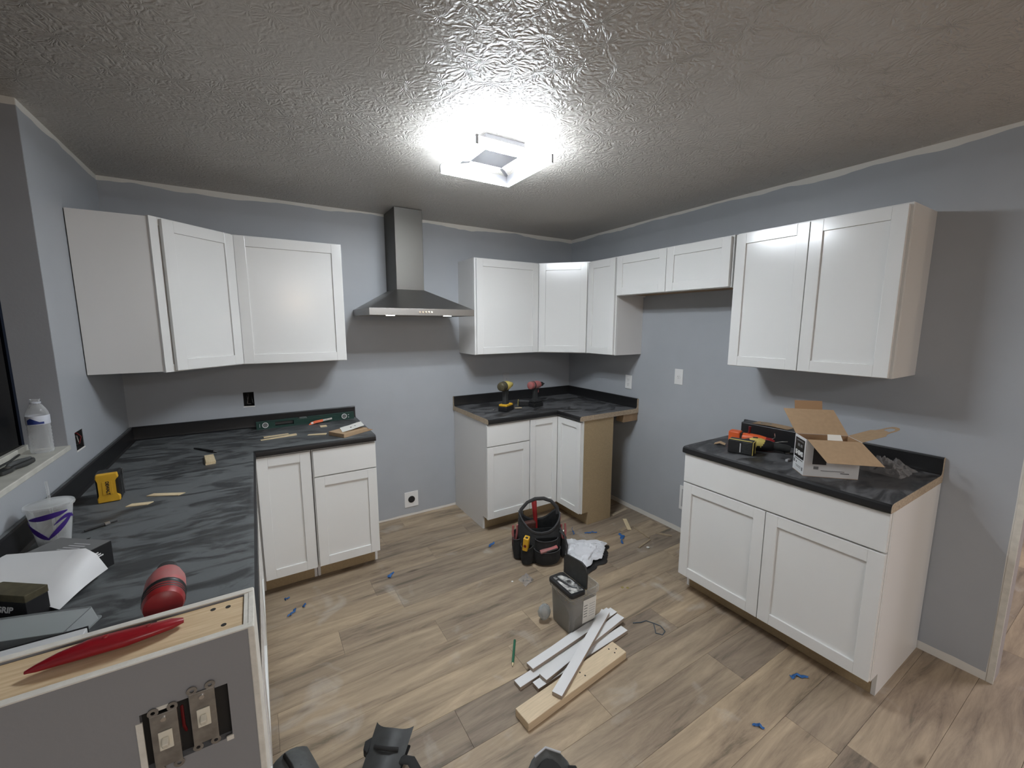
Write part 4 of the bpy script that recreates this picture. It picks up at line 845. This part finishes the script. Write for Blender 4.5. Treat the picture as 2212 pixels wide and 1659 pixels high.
# small bag of hardware against the tub
rows = []
for j in range(9):
    a = 2*PI*j/8
    rows.append([(1.932+(.034*math.sin(PI*k/8)**.7+.002)*math.cos(a)*(1+.2*math.sin(3*k+j)), -1.632+(.030*math.sin(PI*k/8)**.7+.002)*math.sin(a), .002+.100*(k/8)) for k in range(9)])
tag(B().sheet(rows, .0006).done('plastic_bag', M['tray'], None, 60), 'small clear hardware bag leaning on the left of the tub', 'plastic bag')
# white polythene bag
def crumple(x0, y0, pts, zf, n=26, seed=0):
    (a, b_, c_, d_) = [Vector(p) for p in pts]; rows = []
    for j in range(n):
        row = []
        for i in range(n):
            u, v = i/(n-1), j/(n-1); p = a.lerp(b_, u).lerp(d_.lerp(c_, u), v)
            ed = .022*noise.noise(Vector((u*5+seed, v*5, 2)))+.010*noise.noise(Vector((u*13, v*13+seed, 2)))
            row.append((p.x+ed, p.y+.018*noise.noise(Vector((u*5, v*5+seed, 7))), zf(u, v)))
        rows.append(row)
    return rows
t = thing('polythene_sack', 'crumpled white polythene sack on the floor behind the tub', 'plastic bag', (0, 0, 0))
zf = lambda u, v: .012+.030*abs(noise.noise(Vector((u*2.2+.4*v, v*7-u*5, 4))))+.040*(math.sin(PI*min(u, 1))*math.sin(PI*v))**.6+.015*abs(noise.noise(Vector((u*9, v*9, 8))))
B().sheet(crumple(0, 0, [(2.500, -1.010, 0), (2.800, -1.225, 0), (2.640, -1.345, 0), (2.340, -1.420, 0)], zf), .0008).done('white_skin', M['poly'], t, 25)
B().sheet(crumple(0, 0, [(2.540, -1.090, 0), (2.800, -1.250, 0), (2.630, -1.395, 0), (2.360, -1.450, 0)], lambda u, v: .004+.006*abs(noise.noise(Vector((u*5, v*5, 1))))), .0008).done('black_lining', M['black'], t, 25)
# tool bag
bag = thing('tool_bag', 'open black canvas tool bag full of tools on the floor', 'tool bag', (2.290, -1.075, 0), -.42)
def sup(a, b_, z, n=40, p=3.2, lift=None):
    out_ = []
    for k in range(n):
        t_ = 2*PI*k/n; c_, s_ = math.cos(t_), math.sin(t_)
        x = a*math.copysign(abs(c_)**(2/p), c_); y = b_*math.copysign(abs(s_)**(2/p), s_)
        out_.append((x, y, z+(lift(c_, s_) if lift else 0)))
    return out_
up_ = lambda q: (lambda c_, s_: q*(.100*abs(c_)**1.5))
B().loft([sup(.135, .105, .002), sup(.148, .115, .020), sup(.150, .116, .12, lift=up_(.3)), sup(.140, .106, .215, lift=up_(1)), sup(.136, .102, .219, lift=up_(1)), sup(.140, .108, .12, lift=up_(.3)), sup(.135, .105, .030), sup(.02, .02, .028)]).done('body', M['fabric'], bag, 60)
B().loft([sup(.143, .109, .208, lift=up_(1)), sup(.144, .110, .222, lift=up_(1)), sup(.136, .102, .224, lift=up_(1)), sup(.135, .101, .210, lift=up_(1))], caps=False).done('rim_binding', M['strapm'], bag, 60)
def pocket(x, y, a, w_, d_, h_, z=.012):
    """bulging open pouch; a = facing angle"""
    b = B(); b.M = T(x, y, z, rz=a)
    def arc(s_, z_, inn=0): return [((w_/2-inn)*s_*math.cos(PI+PI*k/10), -(d_-inn)*s_*math.sin(PI*k/10)+0.0, z_-(.014*math.sin(PI*k/10) if z_ > h_*.9 else 0)) for k in range(11)]
    rings_ = [arc(.82, 0), arc(1, h_*.3), arc(.98, h_), arc(.98, h_, .004), arc(.95, h_*.3, .004)]
    b.loft(rings_, caps=False); o = b.done('pocket', M['fabric'], bag, 60)
    c_ = B(); c_.M = T(x, y, z, rz=a); c_.tube([((w_/2)*.99*math.cos(PI+PI*k/10), -d_*.99*math.sin(PI*k/10), h_-.014*math.sin(PI*k/10)) for k in range(11)], .0032, 6); c_.done('pocket_binding', M['strapm'], o)
pocket(.035, -.112, 0, .185, .055, .105); pocket(-.100, -.100, -.55, .085, .045, .130)
pocket(-.148, -.020, -1.5, .085, .040, .150); pocket(-.148, .065, -1.7, .080, .035, .14); pocket(.030, -.112, 0, .160, .030, .165, .02)
pocket(.148, -.030, 1.5, .100, .040, .14); pocket(.148, .060, 1.6, .080, .035, .15); pocket(0, .112, PI, .2, .04, .15)
B().tube([(-.132, .0, .300), (-.128, .0, .345), (-.085, .0, .395), (-.03, .0, .418), (.03, .0, .418), (.085, .0, .395), (.128, .0, .345), (.132, .0, .300)], [.014, .013, .012, .014, .014, .012, .013, .014], 10, flat=.45, up=(0, 1, 0)).done('carry_handle', M['strapm'], bag)
B().tube([(.130, -.08, .235), (.155, -.110, .195), (.170, -.130, .13), (.165, -.130, .05)], .010, 8, flat=.3).done('side_strap', M['strapm'], bag)
B().bb(-.128, .128, -.002, .002, .03, .20).done('divider', M['fabric'], bag)
B().tube([(.128, -.09, .222), (.150, -.105, .200)], .013, 8, flat=.4).done('strap_buckle', M['rubber'], bag)
Mb = T(2.290, -1.075, 0, rz=-.42)
def inbag(name, label, cat, x, y, z, rot=(0, 0, 0)):
    p = Mb @ Vector((x, y, z)); t = thing(name, label, cat, p); t.rotation_euler = (Matrix.Rotation(-.42, 3, 'Z') @ Euler(rot).to_matrix()).to_euler(); return t
t = inbag('tape_measure', 'yellow tape measure in the left front pocket of the tool bag', 'tape measure', -.118, -.128, .120, (.1, .12, -.45))
B().bb(-.018, .018, -.020, .026, 0, .095, .006).done('case', M['yellow'], t); B().cyl((0, -.0205, .040), (0, -.022, .040), .010, n=14).done('button', M['redw'], t); B().bb(-.006, .010, -.012, .004, .095, .098).done('slot', M['gap'], t)
t = inbag('claw_hammer', 'red handled hammer upright in the middle of the tool bag', 'hammer', -.005, .035, .06, (-.12, -.06, 0))
B().tube([(0, 0, 0), (0, 0, .12), (0, 0, .22), (0, 0, .310), (0, 0, .325)], [.010, .012, .016, .019, .015], 14).done('handle', M['red'], t); B().cyl((-.04, 0, .0), (.05, 0, .0), .012, n=12).done('hammer_head', M['galv'], t)
for (x, y, rx, lb) in ((-.172, .010, .06, 'red handled pliers in the left side pocket of the tool bag'), (.170, -.035, -.05, 'red handled snips in the right side pocket of the tool bag')):
    t = inbag('pliers', lb, 'pliers', x, y, .05, (rx, 0, .3))
    for s_ in (-1, 1): B().tube([(s_*.004, 0, 0), (s_*.010, 0, .08), (s_*.017, 0, .13), (s_*.016, 0, .185)], [.007, .008, .009, .007], 10).done('handle', M['reddust'], t)
    B().cyl((0, -.006, .02), (0, .006, .02), .012, n=12).done('pivot', M['galv'], t)
t = inbag('pry_handle', 'red handled tool at the back right of the tool bag', 'hand tool', .140, .055, .05, (.1, .05, 0))
B().tube([(0, 0, 0), (0, 0, .12), (.004, 0, .20), (.004, 0, .235)], [.008, .010, .011, .008], 10).done('handle', M['reddust'], t); B().cyl((.004, 0, .235), (.004, 0, .245), .006, n=8).done('end_cap', M['dirt'], t)
t = inbag('utility_knife', 'dusty red utility knife lying in the front pocket of the tool bag', 'knife', .040, -.145, .112, (.2, -.18, .12))
B().bb(-.062, .062, -.014, .014, 0, .016, .005).done('handle', M['reddust'], t); B().bb(-.02, .055, -.0155, -.013, .002, .013, .001).done('grip_insert', M['padgrey'], t)
t = inbag('screwdriver', 'chrome shafted screwdriver inside the tool bag', 'screwdriver', .060, .040, .06, (.5, .3, 0))
B().cyl((0, 0, 0), (0, 0, .10), .004, n=8).done('shaft', M['chrome'], t); B().cyl((0, 0, .10), (0, 0, .17), .011, .009, 10, .003).done('handle', M['black'], t)
t = inbag('socket_adapter', 'brown leather pouch of bits inside the tool bag', 'pouch', -.065, .045, .11, (.1, 0, .2))
B().bb(-.045, .045, -.02, .02, 0, .13, .01).done('pouch', mat('pouch_leather', (.10, .035, .025), .7, var=.4, vs=50), t)
for k in range(5): B().cyl((-.03+k*.014, -.022, .05+.02*(k % 2)), (-.03+k*.014, -.026, .07+.02*(k % 2)), .004, n=8).done('bit', M['chrome'], t)
# packet of hardware and bits lying about
rows = [[(2.005+.085*u+.008*noise.noise(Vector((u*4, v*4, 0))), -1.335+.085*v+.03*u, .003+.016*abs(noise.noise(Vector((u*6, v*6, 3))))) for u in [k/9 for k in range(10)]] for v in [k/9 for k in range(10)]]
t = thing('plastic_bag', 'small clear packet of hardware on the floor before the tool bag', 'plastic bag', (0, 0, 0)); B().sheet(rows, .0005).done('film', M['film'], t, 25)
b = B()
for k in range(7): c_ = Vector((2.02+random.random()*.06, -1.31+random.random()*.06, .004)); b.cyl(c_, c_+Vector((random.uniform(-.015, .015), random.uniform(-.015, .015), .003)), .003, n=6)
b.done('hardware', M['galv'], t)
for (p, lb) in (((2.515, -1.652), 'brass cup washer on the floor right of the tub, upper one'), ((2.540, -1.672), 'brass cup washer on the floor right of the tub, lower one')):
    tag(B().lathe([(.003, .001), (.008, 0.001), (.009, .003), (.004, .006), (.003, .006)], (p[0], p[1], 0), 14, caps=False).done('cup_washer', M['screws']), lb, 'washer')
for i, (p, s_, lb) in enumerate((((1.965, -1.245), .007, 'tiny white plaster crumb left of the hardware packet'), ((2.655, -.905), .012, 'white plaster crumb beyond the tool bag'), ((3.02, -1.42), .012, 'pale crumb right of the white sack'))):
    tag(B().ball((p[0], p[1], s_*.45), (s_, s_*.7, s_*.45), 5).done('plaster_crumb', M['paper']), lb, 'crumb')
# blue tape scraps
def tape(label, x, y, rz, L_=.05, w_=.018, seed=0, tail=0, name='tape_scrap'):
    rows = []
    for i in range(11):
        u = i/10-.5; h = .004+.014*abs(noise.noise(Vector((u*4+seed, seed, 0))))
        wd = w_*(.55+.45*math.cos(u*2.6))*(.7+.5*noise.noise(Vector((u*5, seed*3.1, 4))))
        cy_ = .018*noise.noise(Vector((u*3+seed, 2, seed)))
        rows.append([(u*L_, cy_-wd/2, max(h-.004*(i % 2), .0012)), (u*L_+.002, cy_, h+.003), (u*L_, cy_+wd/2, max(h-.003, .0012))])
    b = B(); b.sheet(rows, .0006)
    if tail: b.tube([(L_/2, 0, .003), (L_/2+tail*.5, .012, .003), (L_/2+tail, .004, .003)], .0015, 5)
    o = b.done(name, M['blue'], None, 25); o.location = (x, y, 0); o.rotation_euler.z = rz
    return tag(o, label, 'tape scrap', 'scraps of blue tape')
tape('crumpled blue tape scrap left of the tool bag', 2.068, -.785, .5, .075, .030, 1.3)
tape('blue tape scrap on floor in front of the drawer base cabinet', 1.329, -.775, .9, .060, .030, 2.1)
tape('small blue tape scrap, right one of the group by the left cabinets', .820, -.812, 1.0, .030, .020, 3.7)
tape('long blue tape scrap by the left cabinets, lowest of the group', .750, -.840, .75, .070, .022, 4.4)
tape('tiny blue tape scrap nearest the left base cabinet toe kick', .739, -.690, .6, .030, .014, 5.2)
tape('large hooked blue tape scrap below the floor shims', 2.975, -1.205, 1.2, .080, .050, 6.5)
tape('blue tape hook end trailing from the big scrap', 2.920, -1.265, .9, .055, .018, 7.9)
tape('thin blue tape scrap between tool bag and corner cabinet', 2.815, -1.035, -.5, .100, .020, 8.1)
tape('blue thread of tape closest behind the tool bag', 2.700, -.965, .9, .060, .010, 9.3, .06)
tape('pointed blue tape scrap in front of the sink base', 2.712, -2.552, -.75, .080, .026, 10.7)
tape('short blue tape scrap nearest the bottom right of the floor', 2.312, -2.582, -1.1, .042, .022, 11.9)
o = tag(B().tube([(2.33, -1.905, .003), (2.37, -1.925, .004), (2.405, -1.930, .003), (2.425, -1.965, .003), (2.400, -1.995, .003), (2.375, -2.020, .003), (2.395, -2.048, .003), (2.428, -2.038, .003), (2.440, -2.000, .003), (2.425, -1.965, .003)], .0022, 6).done('cord_scrap', mat('grey_blue_string', (.06, .09, .12), .8)), 'looped grey blue string on the floor right of the boards', 'string')
# shims on floor near the fridge space
g2 = 'shims on the floor'
shim('pale shim on the floor nearest the fridge space, on top', (3.215, -1.010), (3.112, -1.160), .032, .030, .006, .003, z=.0005, m_='shim', group=g2)
shim('dull short shim half under the pale floor shim', (3.040, -1.128), (3.120, -1.118), .034, .034, .002, .002, z=.0005, m_='shimdull', group=g2)
shim('long thin dull floor shim beside the pale one', (3.175, -1.150), (3.140, -1.330), .012, .014, .006, .008, z=.0005, m_='shimdull', group=g2)
shim('dull floor shim pointing at the tub, lower of the angled pair', (2.962, -1.385), (3.128, -1.350), .014, .012, .008, .005, z=.0005, m_='shimdull', group=g2)
shim('dull floor shim nearest the right wall', (3.250, -1.300), (3.315, -1.400), .026, .020, .003, .006, z=.0005, m_='shimdull', group=g2)
shim('flat pale strip between corner cabinet and right wall', (3.180, -.900), (3.385, -.872), .030, .028, .003, .003, z=.0005, m_='particle', group=g2)
# knee pads and pouch at the bottom of the picture
t = thing('knee_pad', 'worn grey knee pad with black strap beside the half wall', 'knee pad', (.700, -1.865, .0), .25)
rows = [[(x*.062, y*.10, .030+.060*(1-x*x)*(1-.5*y*y)) for x in (-1, -.8, -.5, -.2, 0, .2, .5, .8, 1)] for y in (-1, -.7, -.3, 0, .3, .7, 1)]
B().sheet(rows, .022).done('pad', M['padgrey'], t, 50)
B().tube([(-.012, -.105, .025), (-.014, -.06, .088), (-.014, 0, .106), (-.014, .06, .092), (-.012, .108, .030)], .017, 10, flat=.3, up=(1, 0, 0)).done('strap', M['blackm'], t)
for k in range(5): B().tube([(.012, -.08+k*.036, .098-.0012*(abs(k-2))**2*5), (.045, -.078+k*.036, .070-.0012*(abs(k-2))**2*4)], .003, 6).done('rib', M['padgrey'], t)
t = thing('tool_holster', 'black leather tool holster with strap at the bottom of the picture', 'holster', (.985, -1.965, .070), -.66)
# flattened sheath, wide concave mouth to the far side
rows = []
for j in range(13):
    v = j/12; wd = .072-.012*v; row = []
    for i in range(13):
        u = i/12*2-1
        yy_ = .072-.016*(1-u*u)*(1-v)-v*.26+.012*abs(u)**3*(1-v)
        row.append((u*wd+.018*v*0, yy_, .028*(1-u*u)+.03*(1-v)-.012+.014*abs(u)**4*(1-v)-v*.02))
    rows.append(row)
B().sheet(rows, .005).done('front_panel', M['rubber'], t, 50)
B().prism([(-.066, .06), (.066, .06), (.056, -.19), (-.056, -.19)], -.030, -.022, .002).done('back_panel', M['fabric'], t)
B().tube([(-.045, -.005, .030), (-.02, -.018, .044), (0, -.020, .046), (.02, -.018, .044), (.045, -.005, .030)], .007, 8, flat=.5).done('mouth_fold', M['blackm'], t)
B().tube([(.060, -.02, .010), (.10, -.025, .015), (.135, -.055, .005), (.150, -.11, -.03), (.135, -.17, -.055)], .017, 10, flat=.3, up=(0, 0, 1)).done('strap', M['blackm'], t)
B().prism([(-.066, .045), (-.092, .02), (-.085, -.01), (-.066, -.02)], -.01, .02, .003).done('side_loop', M['blackm'], t)
t = thing('knee_pad', 'upturned grey and black knee pad at the bottom centre', 'knee pad', (1.430, -2.365, .0), -.35)
ringp = lambda r, z, sq=1: [(r*math.cos(2*PI*k/20)*(1.05 if k in (2, 3, 7, 8) else 1), r*sq*math.sin(2*PI*k/20), z+(.045*max(0, math.sin(2*PI*k/20))**2)) for k in range(20)]
B().loft([ringp(.055, .002), ringp(.078, .035), ringp(.086, .075), ringp(.080, .080), ringp(.060, .060), ringp(.045, .030), ringp(.01, .020)]).done('shell', M['padgrey'], t, 50)
B().loft([ringp(.058, .066), ringp(.045, .035), ringp(.01, .026)], caps=True).done('hollow_lining', M['blackm'], t, 50)
B().tube([(.070, .030, .085), (.086, .020, .095), (.092, -.01, .085)], .010, 8).done('strap_stub', M['blackm'], t)
B().tube([(-.045, .062, .123), (0, .082, .128), (.050, .062, .118)], .004, 8).done('rim_edge', M['dirt'], t)
